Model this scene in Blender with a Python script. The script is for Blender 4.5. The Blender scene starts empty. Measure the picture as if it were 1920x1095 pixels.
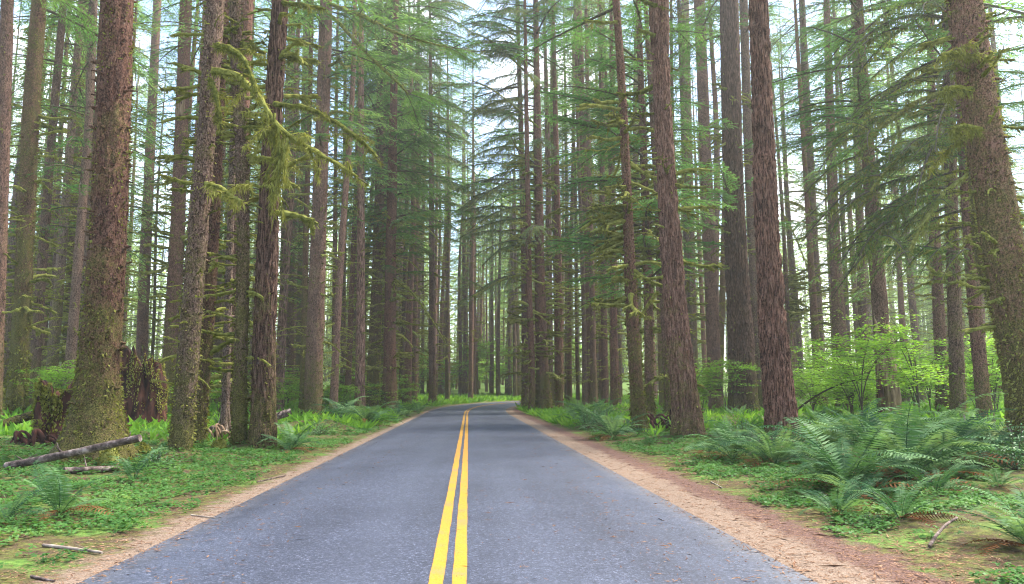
import bpy, math, random
import numpy as np
from math import radians as R

# ------------------------------------------------------------------ camera
sc = bpy.context.scene
CAM = np.array((0.0, 0.0, 1.6)); PITCH = R(7.70); F = 1387.0
cd = bpy.data.cameras.new('camera'); cam = bpy.data.objects.new('camera', cd)
sc.collection.objects.link(cam); sc.camera = cam
cam.location = CAM; cam.rotation_euler = (R(90) + PITCH, 0, 0)
cd.sensor_width = 36.0; cd.lens = 36.0 * F / 1920.0
cd.clip_start = 0.1; cd.clip_end = 3000.0

# ------------------------------------------------------------------ world, sun, exposure
SUN_EL, SUN_AZ = 58.0, 62.0          # azimuth measured from +Y towards +X
world = bpy.data.worlds.new('World'); sc.world = world; world.use_nodes = True
wn = world.node_tree; wn.nodes.clear()
def N(t, typ, **kw):
    n = t.nodes.new(typ)
    for k, v in kw.items():
        if k.startswith('i_'):
            key = k[2:]
            n.inputs[int(key) if key.isdigit() else key.replace('_', ' ')].default_value = v
        else: setattr(n, k, v)
    return n
sky = N(wn, 'ShaderNodeTexSky', sky_type='NISHITA', sun_disc=False, sun_elevation=R(SUN_EL), sun_rotation=R(SUN_AZ), air_density=1.0, dust_density=1.0, ozone_density=1.2)
wtc = N(wn, 'ShaderNodeTexCoord')
wno = N(wn, 'ShaderNodeTexNoise', i_Scale=3.2, i_Detail=7.0, i_Roughness=0.6)
wra = N(wn, 'ShaderNodeValToRGB'); wra.color_ramp.elements[0].position = 0.52; wra.color_ramp.elements[1].position = 0.66
wmx = N(wn, 'ShaderNodeMix', data_type='RGBA'); wmx.inputs[7].default_value = (9.0, 9.2, 9.5, 1)
wbg = N(wn, 'ShaderNodeBackground', i_Strength=0.15); wout = N(wn, 'ShaderNodeOutputWorld')
wn.links.new(wtc.outputs['Generated'], wno.inputs['Vector']); wn.links.new(wno.outputs['Fac'], wra.inputs['Fac'])
wn.links.new(wra.outputs['Color'], wmx.inputs[0]); wn.links.new(sky.outputs['Color'], wmx.inputs[6])
wn.links.new(wmx.outputs[2], wbg.inputs['Color']); wn.links.new(wbg.outputs['Background'], wout.inputs['Surface'])
sl = bpy.data.lights.new('sun', 'SUN'); sl.energy = 4.5; sl.angle = R(26); sl.color = (1.0, 0.93, 0.80)
sun = bpy.data.objects.new('sun', sl); sc.collection.objects.link(sun)
sun.rotation_euler = (R(90 - SUN_EL), 0, R(180 - SUN_AZ)); sun.location = (0, 0, 60)
vs = sc.view_settings; sc.display_settings.display_device = 'sRGB'
vs.view_transform = 'Standard'; vs.look = 'None'; vs.exposure = 1.85; vs.gamma = 1.0; vs.use_curve_mapping = False
cy = sc.cycles
cy.max_bounces = 5; cy.diffuse_bounces = 4; cy.glossy_bounces = 2; cy.transmission_bounces = 3; cy.transparent_max_bounces = 4; cy.volume_bounces = 0
cy.caustics_reflective = False; cy.caustics_refractive = False
cy.filter_width = 1.1; cy.use_denoising = True
try:
    cy.denoiser = 'OPENIMAGEDENOISE'; cy.denoising_input_passes = 'RGB_ALBEDO_NORMAL'; cy.denoising_prefilter = 'ACCURATE'
except Exception: pass
cy.use_adaptive_sampling = True; cy.adaptive_threshold = 0.02

rng = np.random.default_rng(11); random.seed(11)
C = sc.collection

# ------------------------------------------------------------------ numeric helpers
def hash3(i, j, k, seed):
    h = (i.astype(np.int64) * 374761393 + j.astype(np.int64) * 668265263 + k.astype(np.int64) * 2147483647 + seed * 974634777) & 0xffffffff
    h = ((h ^ (h >> 13)) * 1274126177) & 0xffffffff
    h = ((h ^ (h >> 16)) * 2246822519) & 0xffffffff
    return ((h ^ (h >> 15)) & 0xffffff) / float(0xffffff) * 2 - 1
def vnoise(p, seed=0):
    p = np.asarray(p, float); f = np.floor(p); t = p - f; t = t * t * (3 - 2 * t); f = f.astype(np.int64)
    r = 0
    for a in (0, 1):
        wa = t[:, 0] if a else 1 - t[:, 0]
        for b in (0, 1):
            wb = t[:, 1] if b else 1 - t[:, 1]
            for c in (0, 1):
                wc = t[:, 2] if c else 1 - t[:, 2]
                r = r + wa * wb * wc * hash3(f[:, 0] + a, f[:, 1] + b, f[:, 2] + c, seed)
    return r
def fbm(p, oct=4, seed=0):
    s = 0; a = 1.0; p = np.asarray(p, float)
    for o in range(oct):
        s = s + a * vnoise(p, seed + o); p = p * 2.03; a *= 0.5
    return s
def n2(x, y, sc_, seed=0, oct=3):
    x = np.atleast_1d(np.asarray(x, float)); y = np.atleast_1d(np.asarray(y, float))
    return fbm(np.stack([x.ravel() * sc_, y.ravel() * sc_, np.full(x.size, 0.37)], 1), oct, seed).reshape(x.shape)
def sstep(a, b, x):
    t = np.clip((x - a) / (b - a), 0, 1); return t * t * (3 - 2 * t)

# ------------------------------------------------------------------ road line and terrain
HALF = 3.1
def _road():
    pts = []
    th = math.atan(-0.0584); x, y = -0.16 + 0.0584 * 40, -40.0
    s = 0
    while s < 260:
        pts.append((x, y)); x += math.sin(th) * 1.0; y += math.cos(th) * 1.0; s += 1
        if y > 52 and th < R(84): th += 1.0 / 48.0 * min(1.0, (y - 52) / 24.0)
    return np.array(pts)
ROAD = _road()
def road_dist(x, y):
    x = np.asarray(x, float); y = np.asarray(y, float); P = np.stack([x.ravel(), y.ravel()], 1)
    out = np.full(len(P), 1e9); side = np.zeros(len(P))
    A = ROAD[:-1]; B = ROAD[1:]; D = B - A; L2 = (D ** 2).sum(1)
    for c in range(0, len(P), 4000):
        q = P[c:c + 4000, None, :] - A[None]
        t = np.clip((q * D).sum(2) / L2, 0, 1); e = q - t[..., None] * D
        d2 = (e ** 2).sum(2); k = d2.argmin(1); ar = np.arange(len(k))
        out[c:c + 4000] = np.sqrt(d2[ar, k])
        side[c:c + 4000] = np.sign(D[k, 1] * q[ar, k, 0] - D[k, 0] * q[ar, k, 1])
    return out.reshape(x.shape), side.reshape(x.shape)
def ray(px, py):
    a = (px - 960) / F; b = -(py - 547.5) / F
    return np.array((a, math.cos(PITCH) - b * math.sin(PITCH), math.sin(PITCH) + b * math.cos(PITCH)))
def flat(px, py, z=0.0):
    r = ray(px, py); return CAM + r * ((z - 1.6) / r[2])
TREEMOUNDS = []
MOUNDS = [(-4.4 - 4.6, 16.9, 0.34, 0.75), (-8.2, 30.5, 0.40, 1.2), (-7.0, 30.0, 0.22, 1.0), (-13.2, 15.0, 0.32, 1.1), (4.9, 33.0, 0.30, 1.4), (6.6, 30.0, 0.25, 1.6),
          (8.3, 17.2, 0.42, 1.5), (10.3, 18.0, 0.30, 1.6), (-10.4, 12.1, 0.25, 0.7), (7.4, 24.5, 0.25, 1.2), (9.2, 10.8, 0.22, 1.0)]
def rise(y): return 0.6 * sstep(50, 110, y)
def height(x, y):
    x = np.asarray(x, float); y = np.asarray(y, float)
    d, s = road_dist(x, y); e = d - HALF
    z = -0.06 * (1 - sstep(-0.35, -0.05, e)) - 0.004
    v = sstep(1.0, 3.2, e)
    z = z + 0.02 * n2(x, y, 3.0, 5) * sstep(-0.05, 0.6, e) * 0.6
    z = z + v * (0.07 + 0.10 * n2(x, y, 0.55, 9) + 0.035 * n2(x, y, 2.3, 12)) + sstep(3, 11, e) * (0.22 + 0.22 * n2(x, y, 0.12, 3)) + sstep(8, 22, e) * 0.25
    for mx, my, mh, mr in MOUNDS:
        z = z + mh * np.exp(-(((x - mx) ** 2 + (y - my) ** 2) / (mr * mr))) * sstep(0.6, 1.6, e)
    for mx, my, mr in TREEMOUNDS:
        near_ = (np.abs(x - mx) < 3 * mr) & (np.abs(y - my) < 3 * mr)
        if near_.any(): z = z + np.where(near_, 0.13 * np.exp(-(((x - mx) ** 2 + (y - my) ** 2) / (mr * mr))) * sstep(0.5, 1.5, e), 0.0)
    z = z + rise(y)
    z = z + 6.0 * sstep(95, 230, np.hypot(x, y)) * sstep(6, 30, e)
    return z
_TT = np.concatenate([np.arange(3, 40, 0.05), np.arange(40, 200, 0.2)])
def ground_at(px, py):
    r = ray(px, py); r = r / r[1]
    P = CAM + _TT[:, None] * r; h = height(P[:, 0], P[:, 1])
    k = np.argmax(P[:, 2] < h)
    if not (P[:, 2] < h).any(): return flat(px, py)
    p = P[k].copy(); p[2] = h[k]; return p
def at_depth(px, py, Y):
    r = ray(px, py); return CAM + r * (Y / r[1])
def gz(x, y): return float(height(np.array([x]), np.array([y]))[0])

# ------------------------------------------------------------------ mesh builder
class MB:
    def __init__(self): self.v = []; self.f = []; self.m = []; self.n = 0
    def add(self, v, f, mat=0):
        v = np.asarray(v, float).reshape(-1, 3); f = np.asarray(f, np.int64)
        self.v.append(v); self.f.append(f + self.n); self.m.append(mat); self.n += len(v)
    def merge(self, o, M=None, t=(0, 0, 0)):
        for v, in zip(o.v):
            pass
        base = self.n
        for v, f, m in zip(o.v, o.f, o.m):
            self.v.append((v @ np.asarray(M).T if M is not None else v) + np.asarray(t)); self.f.append(f + base); self.m.append(m); self.n += len(v)
    def mesh(self, name, mats, smooth=True, attr=None):
        me = bpy.data.meshes.new(name)
        V = np.concatenate(self.v); me.vertices.add(len(V)); me.vertices.foreach_set('co', V.astype(np.float32).ravel())
        loops = np.concatenate([f.ravel() for f in self.f]); tot = np.concatenate([np.full(len(f), f.shape[1]) for f in self.f])
        st = np.concatenate([[0], np.cumsum(tot)[:-1]])
        me.loops.add(len(loops)); me.loops.foreach_set('vertex_index', loops.astype(np.int32))
        me.polygons.add(len(tot)); me.polygons.foreach_set('loop_start', st.astype(np.int32))
        try: me.polygons.foreach_set('loop_total', tot.astype(np.int32))
        except Exception: pass
        me.polygons.foreach_set('material_index', np.concatenate([np.full(len(f), m) for f, m in zip(self.f, self.m)]).astype(np.int32))
        me.polygons.foreach_set('use_smooth', np.full(len(tot), smooth))
        for m in mats: me.materials.append(m)
        if attr is not None:
            for k, a in attr.items():
                at = me.attributes.new(k, 'FLOAT', 'POINT'); at.data.foreach_set('value', a.astype(np.float32))
        me.update(calc_edges=True); me.validate(); return me
def frames(P):
    T = np.gradient(P, axis=0); T /= np.linalg.norm(T, axis=1, keepdims=True) + 1e-9
    ref = np.array((0, 0, 1.0)) if abs(T[:, 2]).mean() < 0.75 else np.array((1.0, 0, 0))
    A = np.cross(T, ref); A /= np.linalg.norm(A, axis=1, keepdims=True) + 1e-9
    return T, A, np.cross(T, A)
def tube(mb, P, rad, seg=6, mat=0, lump=0.0, seed=0, cap=True):
    P = np.asarray(P, float); n = len(P); rad = np.broadcast_to(np.asarray(rad, float), (n,))
    T, A, B = frames(P); a = np.linspace(0, 2 * np.pi, seg, endpoint=False)
    d = np.cos(a)[None, :, None] * A[:, None] + np.sin(a)[None, :, None] * B[:, None]
    rr = rad[:, None] * np.ones(seg)
    if lump: rr = rr * (1 + lump * vnoise(((P[:, None] + d * 0.08) * 9).reshape(-1, 3), seed).reshape(n, seg))
    V = (P[:, None] + d * rr[..., None]).reshape(-1, 3)
    i = np.arange(n - 1)[:, None] * seg; j = np.arange(seg)[None]; k = (j + 1) % seg
    f = np.stack([i + j, i + k, i + seg + k, i + seg + j], -1).reshape(-1, 4)
    mb.add(V, f, mat)
    if cap:
        for e in (0, n - 1):
            c = np.concatenate([V[e * seg:(e + 1) * seg], P[e:e + 1]])
            ff = np.stack([np.arange(seg), (np.arange(seg) + 1) % seg, np.full(seg, seg)], 1)
            mb.add(c, ff if e else ff[:, ::-1], mat)
def blades(mb, P, D, L, W, mat=0, nrm=None, mid=0.4, r=None):
    """rhombic leaves: base P, direction D, length L, width W"""
    r = r or rng; P = np.asarray(P, float); n = len(P); D = np.asarray(D, float); D = D / (np.linalg.norm(D, axis=1, keepdims=True) + 1e-9)
    if nrm is None: nrm = r.normal(size=(n, 3))
    S = np.cross(D, nrm); S /= np.linalg.norm(S, axis=1, keepdims=True) + 1e-9
    L = np.broadcast_to(np.asarray(L, float), (n,))[:, None]; W = np.broadcast_to(np.asarray(W, float), (n,))[:, None]
    V = np.stack([P, P + D * L * mid + S * W / 2, P + D * L, P + D * L * mid - S * W / 2], 1).reshape(-1, 3)
    mb.add(V, np.arange(4 * n).reshape(n, 4), mat)

# ------------------------------------------------------------------ materials
def mat(name):
    m = bpy.data.materials.new(name); m.use_nodes = True; t = m.node_tree; t.nodes.clear()
    return m, t, t.nodes.new('ShaderNodeOutputMaterial')
def ramp(t, fac, stops):
    r = t.nodes.new('ShaderNodeValToRGB'); e = r.color_ramp.elements
    while len(e) < len(stops): e.new(0.5)
    for s, (p, c) in zip(e, stops): s.position = p; s.color = (*c, 1) if len(c) == 3 else c
    t.links.new(fac, r.inputs['Fac']); return r.outputs['Color']
def mixc(t, fac, a, b, mode='MIX'):
    m = N(t, 'ShaderNodeMix', data_type='RGBA', blend_type=mode)
    for s, i in ((fac, 0), (a, 6), (b, 7)):
        if hasattr(s, 'links') or hasattr(s, 'is_linked'): t.links.new(s, m.inputs[i])
        else: m.inputs[i].default_value = s if i == 0 else (*s, 1)
    return m.outputs[2]
def math_(t, op, a, b=0.0, clamp=False):
    m = N(t, 'ShaderNodeMath', operation=op, use_clamp=clamp)
    for s, i in ((a, 0), (b, 1)):
        if hasattr(s, 'is_linked'): t.links.new(s, m.inputs[i])
        else: m.inputs[i].default_value = s
    return m.outputs[0]
def noise(t, vec, scale, detail=4, rough=0.55, out='Fac'):
    n = N(t, 'ShaderNodeTexNoise', i_Scale=scale, i_Detail=detail, i_Roughness=rough)
    if vec is not None: t.links.new(vec, n.inputs['Vector'])
    return n.outputs[out]
def objattr(t, name):
    a = N(t, 'ShaderNodeAttribute', attribute_type='OBJECT', attribute_name=name); return a.outputs['Fac']
def geoattr(t, name):
    a = N(t, 'ShaderNodeAttribute', attribute_type='GEOMETRY', attribute_name=name); return a.outputs['Fac']
def objcoord(t, scale=(1, 1, 1), rand=True):
    tc = N(t, 'ShaderNodeTexCoord'); mp = N(t, 'ShaderNodeMapping', i_Scale=scale)
    if rand:
        oi = N(t, 'ShaderNodeObjectInfo'); ml = math_(t, 'MULTIPLY', oi.outputs['Random'], 57.0)
        va = N(t, 'ShaderNodeVectorMath', operation='ADD'); t.links.new(tc.outputs['Object'], va.inputs[0]); t.links.new(ml, va.inputs[1])
        t.links.new(va.outputs[0], mp.inputs['Vector'])
    else: t.links.new(tc.outputs['Object'], mp.inputs['Vector'])
    return mp.outputs['Vector']
def bump(t, h, strength=0.5, dist=0.02):
    b = N(t, 'ShaderNodeBump', i_Strength=strength, i_Distance=dist); t.links.new(h, b.inputs['Height']); return b.outputs['Normal']
def princ(t, out, col, rough=0.9, normal=None, spec=0.25):
    p = N(t, 'ShaderNodeBsdfPrincipled'); p.inputs['Specular IOR Level'].default_value = spec
    for s, k in ((col, 'Base Color'), (rough, 'Roughness')):
        if hasattr(s, 'is_linked'): t.links.new(s, p.inputs[k])
        else: p.inputs[k].default_value = (*s, 1) if k == 'Base Color' else s
    if normal is not None: t.links.new(normal, p.inputs['Normal'])
    t.links.new(p.outputs[0], out.inputs['Surface']); return p

def bark_material():
    m, t, o = mat('bark')
    v = objcoord(t); vs_ = objcoord(t, (1, 1, 0.11)); vp = objcoord(t, (1, 1, 0.42))
    flake = N(t, 'ShaderNodeTexVoronoi', feature='F1', i_Scale=24.0)
    va = N(t, 'ShaderNodeVectorMath', operation='MULTIPLY_ADD'); va.inputs[1].default_value = (0.22, 0.22, 0.22)
    t.links.new(noise(t, vp, 9, 2, out='Color'), va.inputs[0]); t.links.new(vp, va.inputs[2]); t.links.new(va.outputs[0], flake.inputs['Vector'])
    fl_h = ramp(t, flake.outputs['Distance'], [(0.15, (1, 1, 1)), (0.75, (0, 0, 0))])
    fis = noise(t, vs_, 24, 3, 0.6); fis_h = ramp(t, fis, [(0.44, (0, 0, 0)), (0.60, (1, 1, 1))])
    h = mixc(t, objattr(t, 'fissure'), fl_h, fis_h)
    fine = noise(t, v, 34, 3, 0.75); broad = noise(t, v, 1.1, 4, 0.65)
    h2 = math_(t, 'ADD', math_(t, 'MULTIPLY', h, math_(t, 'ADD', math_(t, 'MULTIPLY', objattr(t, 'fissure'), 0.08), 0.30)), math_(t, 'MULTIPLY', fine, 0.95))
    warm = ramp(t, h2, [(0.38, (0.008, 0.004, 0.003)), (0.60, (0.165, 0.076, 0.054)), (0.96, (0.34, 0.185, 0.135))])  # dark fissure colour, here and in grey, deepened to paint in crevice shade
    grey = ramp(t, h2, [(0.38, (0.008, 0.006, 0.005)), (0.60, (0.145, 0.098, 0.076)), (0.96, (0.37, 0.285, 0.235))])
    col = mixc(t, objattr(t, 'grey'), warm, grey)
    col = mixc(t, 1.0, col, ramp(t, broad, [(0.3, (0.62, 0.62, 0.64)), (0.7, (1.15, 1.1, 1.08))]), 'MULTIPLY')
    col = mixc(t, 1.0, col, objattr(t, 'tone'), 'MULTIPLY')
    lich = ramp(t, noise(t, v, 9, 4, 0.75), [(0.63, (0, 0, 0)), (0.70, (1, 1, 1))])
    col = mixc(t, math_(t, 'MULTIPLY', lich, 0.35), col, (0.32, 0.32, 0.27))
    sep = N(t, 'ShaderNodeSeparateXYZ'); tc = N(t, 'ShaderNodeTexCoord'); t.links.new(tc.outputs['Object'], sep.inputs[0])
    low = math_(t, 'MULTIPLY', math_(t, 'POWER', 2.718, math_(t, 'MULTIPLY', sep.outputs['Z'], -0.26)), 0.26)
    mn = math_(t, 'ADD', math_(t, 'MULTIPLY', broad, 0.55), math_(t, 'MULTIPLY', noise(t, v, 12, 5, 0.72), 0.5))
    ml = math_(t, 'ADD', math_(t, 'ADD', mn, low), math_(t, 'MULTIPLY', math_(t, 'SUBTRACT', objattr(t, 'moss'), 0.30), 0.36))
    mk = ramp(t, ml, [(0.60, (0, 0, 0)), (0.78, (1, 1, 1))])
    mcol = ramp(t, fine, [(0.36, (0.030, 0.032, 0.010)), (0.54, (0.105, 0.100, 0.026)), (0.70, (0.21, 0.195, 0.052))])
    col = mixc(t, math_(t, 'MULTIPLY', mk, 0.85), col, mcol)
    hh = math_(t, 'ADD', h2, math_(t, 'MULTIPLY', mk, 0.4))
    princ(t, o, col, 0.93, bump(t, hh, 1.0, 0.035), 0.12); return m

def leaf_material(name, c0, c1, c2, transl=0.35, gloss=0.0, scale=1.2, rand=0.35, sat=1.0):
    m, t, o = mat(name)
    v = objcoord(t); nz = noise(t, v, scale, 3, 0.6)
    oi = N(t, 'ShaderNodeObjectInfo')
    f = math_(t, 'ADD', math_(t, 'MULTIPLY', math_(t, 'SUBTRACT', oi.outputs['Random'], 0.5), rand), nz, True)
    col = ramp(t, f, [(0.28, c0), (0.5, c1), (0.74, c2)])
    d = N(t, 'ShaderNodeBsdfDiffuse'); tr = N(t, 'ShaderNodeBsdfTranslucent'); mx = N(t, 'ShaderNodeMixShader', i_0=transl)
    t.links.new(col, d.inputs['Color']); t.links.new(mixc(t, 1.0, col, (1.25, 1.2, 0.65), 'MULTIPLY'), tr.inputs['Color'])
    t.links.new(d.outputs[0], mx.inputs[1]); t.links.new(tr.outputs[0], mx.inputs[2]); last = mx
    if gloss:
        g = N(t, 'ShaderNodeBsdfGlossy', i_Roughness=0.42); m2 = N(t, 'ShaderNodeMixShader', i_0=gloss)
        t.links.new(mx.outputs[0], m2.inputs[1]); t.links.new(g.outputs[0], m2.inputs[2]); last = m2
    t.links.new(last.outputs[0], o.inputs['Surface']); return m
def simple_noise_material(name, stops, scale, bs=0.5, bd=0.02, rough=0.9, stretch=(1, 1, 1), detail=6):
    m, t, o = mat(name); v = objcoord(t, stretch); nz = noise(t, v, scale, detail, 0.65)
    princ(t, o, ramp(t, nz, stops), rough, bump(t, nz, bs, bd), 0.2); return m

M = {}
M['bark'] = bark_material()
M['moss'] = leaf_material('moss', (0.070, 0.078, 0.018), (0.195, 0.20, 0.048), (0.34, 0.34, 0.10), 0.34, scale=9, rand=0.25)
M['bark_moss'] = leaf_material('bark_moss', (0.05, 0.057, 0.014), (0.14, 0.145, 0.034), (0.26, 0.255, 0.07), 0.25, scale=5, rand=0.3)
M['twig'] = simple_noise_material('twig_bark', [(0.35, (0.03, 0.022, 0.017)), (0.55, (0.085, 0.07, 0.045)), (0.72, (0.14, 0.125, 0.06))], 14)
M['needles'] = leaf_material('needles', (0.038, 0.100, 0.030), (0.078, 0.18, 0.048), (0.145, 0.28, 0.068), 0.44, scale=1.3)
M['needles_fresh'] = leaf_material('fresh_needles', (0.05, 0.13, 0.045), (0.10, 0.225, 0.075), (0.17, 0.33, 0.10), 0.42, scale=1.3)
M['needles_droop'] = leaf_material('drooping_needles', (0.055, 0.105, 0.030), (0.105, 0.185, 0.048), (0.19, 0.285, 0.075), 0.46, scale=1.3)
M['needles_grey'] = leaf_material('grey_needles', (0.07, 0.115, 0.055), (0.13, 0.19, 0.095), (0.22, 0.29, 0.155), 0.42, scale=1.0)
M['needles_far_lit'] = leaf_material('lit_far_needles', (0.10, 0.22, 0.065), (0.18, 0.33, 0.105), (0.29, 0.45, 0.165), 0.5, scale=0.5)  # leaf colour lightened to paint light into the dim far stand
M['needles_sunlit'] = leaf_material('sunlit_needles', (0.14, 0.23, 0.075), (0.24, 0.35, 0.125), (0.36, 0.46, 0.20), 0.5, scale=0.4)  # sunlight on the deep foliage painted as a still lighter leaf colour
M['fern'] = leaf_material('fern_leaf', (0.033, 0.086, 0.038), (0.070, 0.148, 0.064), (0.140, 0.240, 0.105), 0.36, 0.008, scale=2.5, rand=0.7)
M['fern_dead'] = leaf_material('dead_fern_leaf', (0.055, 0.022, 0.012), (0.13, 0.055, 0.025), (0.22, 0.11, 0.05), 0.15, scale=4)
M['maple'] = leaf_material('maple_leaf', (0.115, 0.25, 0.026), (0.185, 0.36, 0.040), (0.28, 0.47, 0.070), 0.52, 0.02, scale=2)
M['salal'] = leaf_material('salal_leaf', (0.028, 0.085, 0.028), (0.055, 0.15, 0.045), (0.11, 0.24, 0.07), 0.28, 0.06, scale=2.5)
M['oxalis'] = leaf_material('ground_leaf', (0.030, 0.085, 0.022), (0.062, 0.155, 0.038), (0.135, 0.25, 0.07), 0.36, 0.012, scale=1.6, rand=0)
M['undergrowth'] = leaf_material('undergrowth_leaf', (0.065, 0.165, 0.028), (0.125, 0.275, 0.040), (0.23, 0.39, 0.065), 0.48, scale=0.35, rand=0)
M['rot'] = simple_noise_material('rotten_wood', [(0.36, (0.010, 0.006, 0.005)), (0.54, (0.060, 0.023, 0.016)), (0.74, (0.17, 0.072, 0.047))], 5, 0.9, 0.06, 0.95, (1, 1, 0.22))
M['snagwood'] = simple_noise_material('weathered_wood', [(0.34, (0.05, 0.03, 0.018)), (0.5, (0.20, 0.13, 0.08)), (0.70, (0.38, 0.27, 0.17))], 6, 0.8, 0.04, 0.9, (1, 1, 0.12))
M['palewood'] = simple_noise_material('pale_wood', [(0.35, (0.10, 0.075, 0.06)), (0.55, (0.30, 0.245, 0.20)), (0.7, (0.48, 0.41, 0.35))], 9, 0.4, 0.012, 0.8, (0.3, 1, 1))
M['logbark'] = simple_noise_material('log_bark', [(0.36, (0.030, 0.020, 0.017)), (0.50, (0.10, 0.070, 0.060)), (0.66, (0.30, 0.235, 0.21))], 7, 0.7, 0.02, 0.85)
M['litter'] = leaf_material('needle_litter', (0.055, 0.028, 0.02), (0.17, 0.095, 0.06), (0.36, 0.24, 0.16), 0.0, scale=23, rand=0)

# ------------------------------------------------------------------ object helpers
def obj(name, me, parent=None, loc=(0, 0, 0), rot=(0, 0, 0), scale=(1, 1, 1)):
    o = bpy.data.objects.new(name, me); C.objects.link(o); o.parent = parent
    o.location = loc; o.rotation_euler = rot; o.scale = scale if hasattr(scale, '__len__') else (scale,) * 3
    return o
def thing(name, label, cat, loc, group=None, rotz=0.0):
    o = obj(name, None, None, loc, (0, 0, rotz)); o.empty_display_size = 0.3
    o['label'] = label; o['category'] = cat
    if group: o['group'] = group
    return o
def tag(o, label, cat, group=None):
    o['label'] = label; o['category'] = cat
    if group: o['group'] = group
    return o
def struct(name, me, loc=(0, 0, 0)):
    o = obj(name, me, None, loc); o['kind'] = 'structure'; return o
def stuff(name, me, label, cat):
    o = obj(name, me); o['kind'] = 'stuff'; o['label'] = label; o['category'] = cat; return o

# ------------------------------------------------------------------ ground
def axis(lo, hi, c0, c1, step, grow=1.16):
    a = list(np.arange(c0, c1 + 1e-6, step)); s = step; x = c1
    while x < hi: s = min(s * grow, 60); x = min(x + s, hi); a.append(x)
    s = step; x = c0; b = []
    while x > lo: s = min(s * grow, 60); x = max(x - s, lo); b.append(x)
    return np.array(b[::-1] + a)
def build_ground():
    xs = axis(-330, 330, -13, 12, 0.14, 1.10); ys = axis(-60, 330, 5, 32, 0.14, 1.05)
    X, Y = np.meshgrid(xs, ys); Z = height(X, Y); d, s = road_dist(X, Y)
    nx, ny = len(xs), len(ys)
    i = np.arange(ny - 1)[:, None] * nx; j = np.arange(nx - 1)[None]
    f = np.stack([i + j, i + j + 1, i + nx + j + 1, i + nx + j], -1).reshape(-1, 4)
    mb = MB(); mb.add(np.stack([X, Y, Z], -1).reshape(-1, 3), f)
    m, t, o = mat('forest_floor'); tc = N(t, 'ShaderNodeTexCoord'); v = tc.outputs['Object']
    e = geoattr(t, 'edge'); sd = geoattr(t, 'side')
    n1 = noise(t, v, 0.9, 5, 0.6); n2_ = noise(t, v, 5.5, 5, 0.65); n3 = noise(t, v, 55, 4, 0.75); n4 = noise(t, v, 2.2, 5, 0.7)
    dirt = ramp(t, n3, [(0.3, (0.095, 0.064, 0.047)), (0.5, (0.19, 0.135, 0.100)), (0.7, (0.32, 0.24, 0.185))])
    duff = ramp(t, n3, [(0.3, (0.038, 0.021, 0.017)), (0.5, (0.110, 0.062, 0.050)), (0.7, (0.235, 0.145, 0.118))])
    moss = ramp(t, noise(t, v, 18, 5, 0.7), [(0.3, (0.038, 0.044, 0.012)), (0.5, (0.095, 0.10, 0.026)), (0.7, (0.18, 0.175, 0.05))])
    floor = ramp(t, n3, [(0.3, (0.018, 0.013, 0.008)), (0.5, (0.065, 0.043, 0.026)), (0.72, (0.15, 0.10, 0.06))])
    grass = ramp(t, noise(t, v, 9, 5, 0.7), [(0.3, (0.04, 0.075, 0.016)), (0.5, (0.08, 0.15, 0.028)), (0.7, (0.16, 0.25, 0.05))])
    # pale dirt beside the asphalt, then brown needle duff (wide on the far side), then mossy floor
    w1 = math_(t, 'ADD', e, math_(t, 'MULTIPLY', math_(t, 'SUBTRACT', n4, 0.5), 0.9))
    w1 = math_(t, 'ADD', w1, math_(t, 'MULTIPLY', math_(t, 'SUBTRACT', n2_, 0.5), 0.5))
    w1r = math_(t, 'SUBTRACT', w1, math_(t, 'MULTIPLY', math_(t, 'ADD', sd, 1.0), 0.12))
    c = mixc(t, ramp(t, w1r, [(0.30, (0, 0, 0)), (0.52, (1, 1, 1))]), dirt, duff)
    w2 = math_(t, 'SUBTRACT', w1, math_(t, 'MULTIPLY', math_(t, 'ADD', sd, 1.0), 0.30))
    w2 = math_(t, 'ADD', w2, math_(t, 'MULTIPLY', math_(t, 'SUBTRACT', 1.0, sd), 0.11))
    fl = mixc(t, ramp(t, n2_, [(0.42, (0, 0, 0)), (0.58, (1, 1, 1))]), floor, moss)
    fl = mixc(t, ramp(t, n1, [(0.50, (0, 0, 0)), (0.62, (1, 1, 1))]), fl, grass)
    c = mixc(t, ramp(t, w2, [(0.48, (0, 0, 0)), (0.72, (1, 1, 1))]), c, fl)
    farm = ramp(t, math_(t, 'MULTIPLY', e, 0.04), [(0.35, (0, 0, 0)), (0.6, (1, 1, 1))])
    c = mixc(t, math_(t, 'MULTIPLY', farm, 0.8), c, grass)
    hh = math_(t, 'ADD', math_(t, 'MULTIPLY', n3, 0.5), math_(t, 'MULTIPLY', n2_, 0.8))
    princ(t, o, c, 0.95, bump(t, hh, 0.7, 0.05), 0.15)
    me = mb.mesh('ground', [m], True, {'edge': (d - HALF).ravel(), 'side': s.ravel()})
    struct('ground', me)

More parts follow.
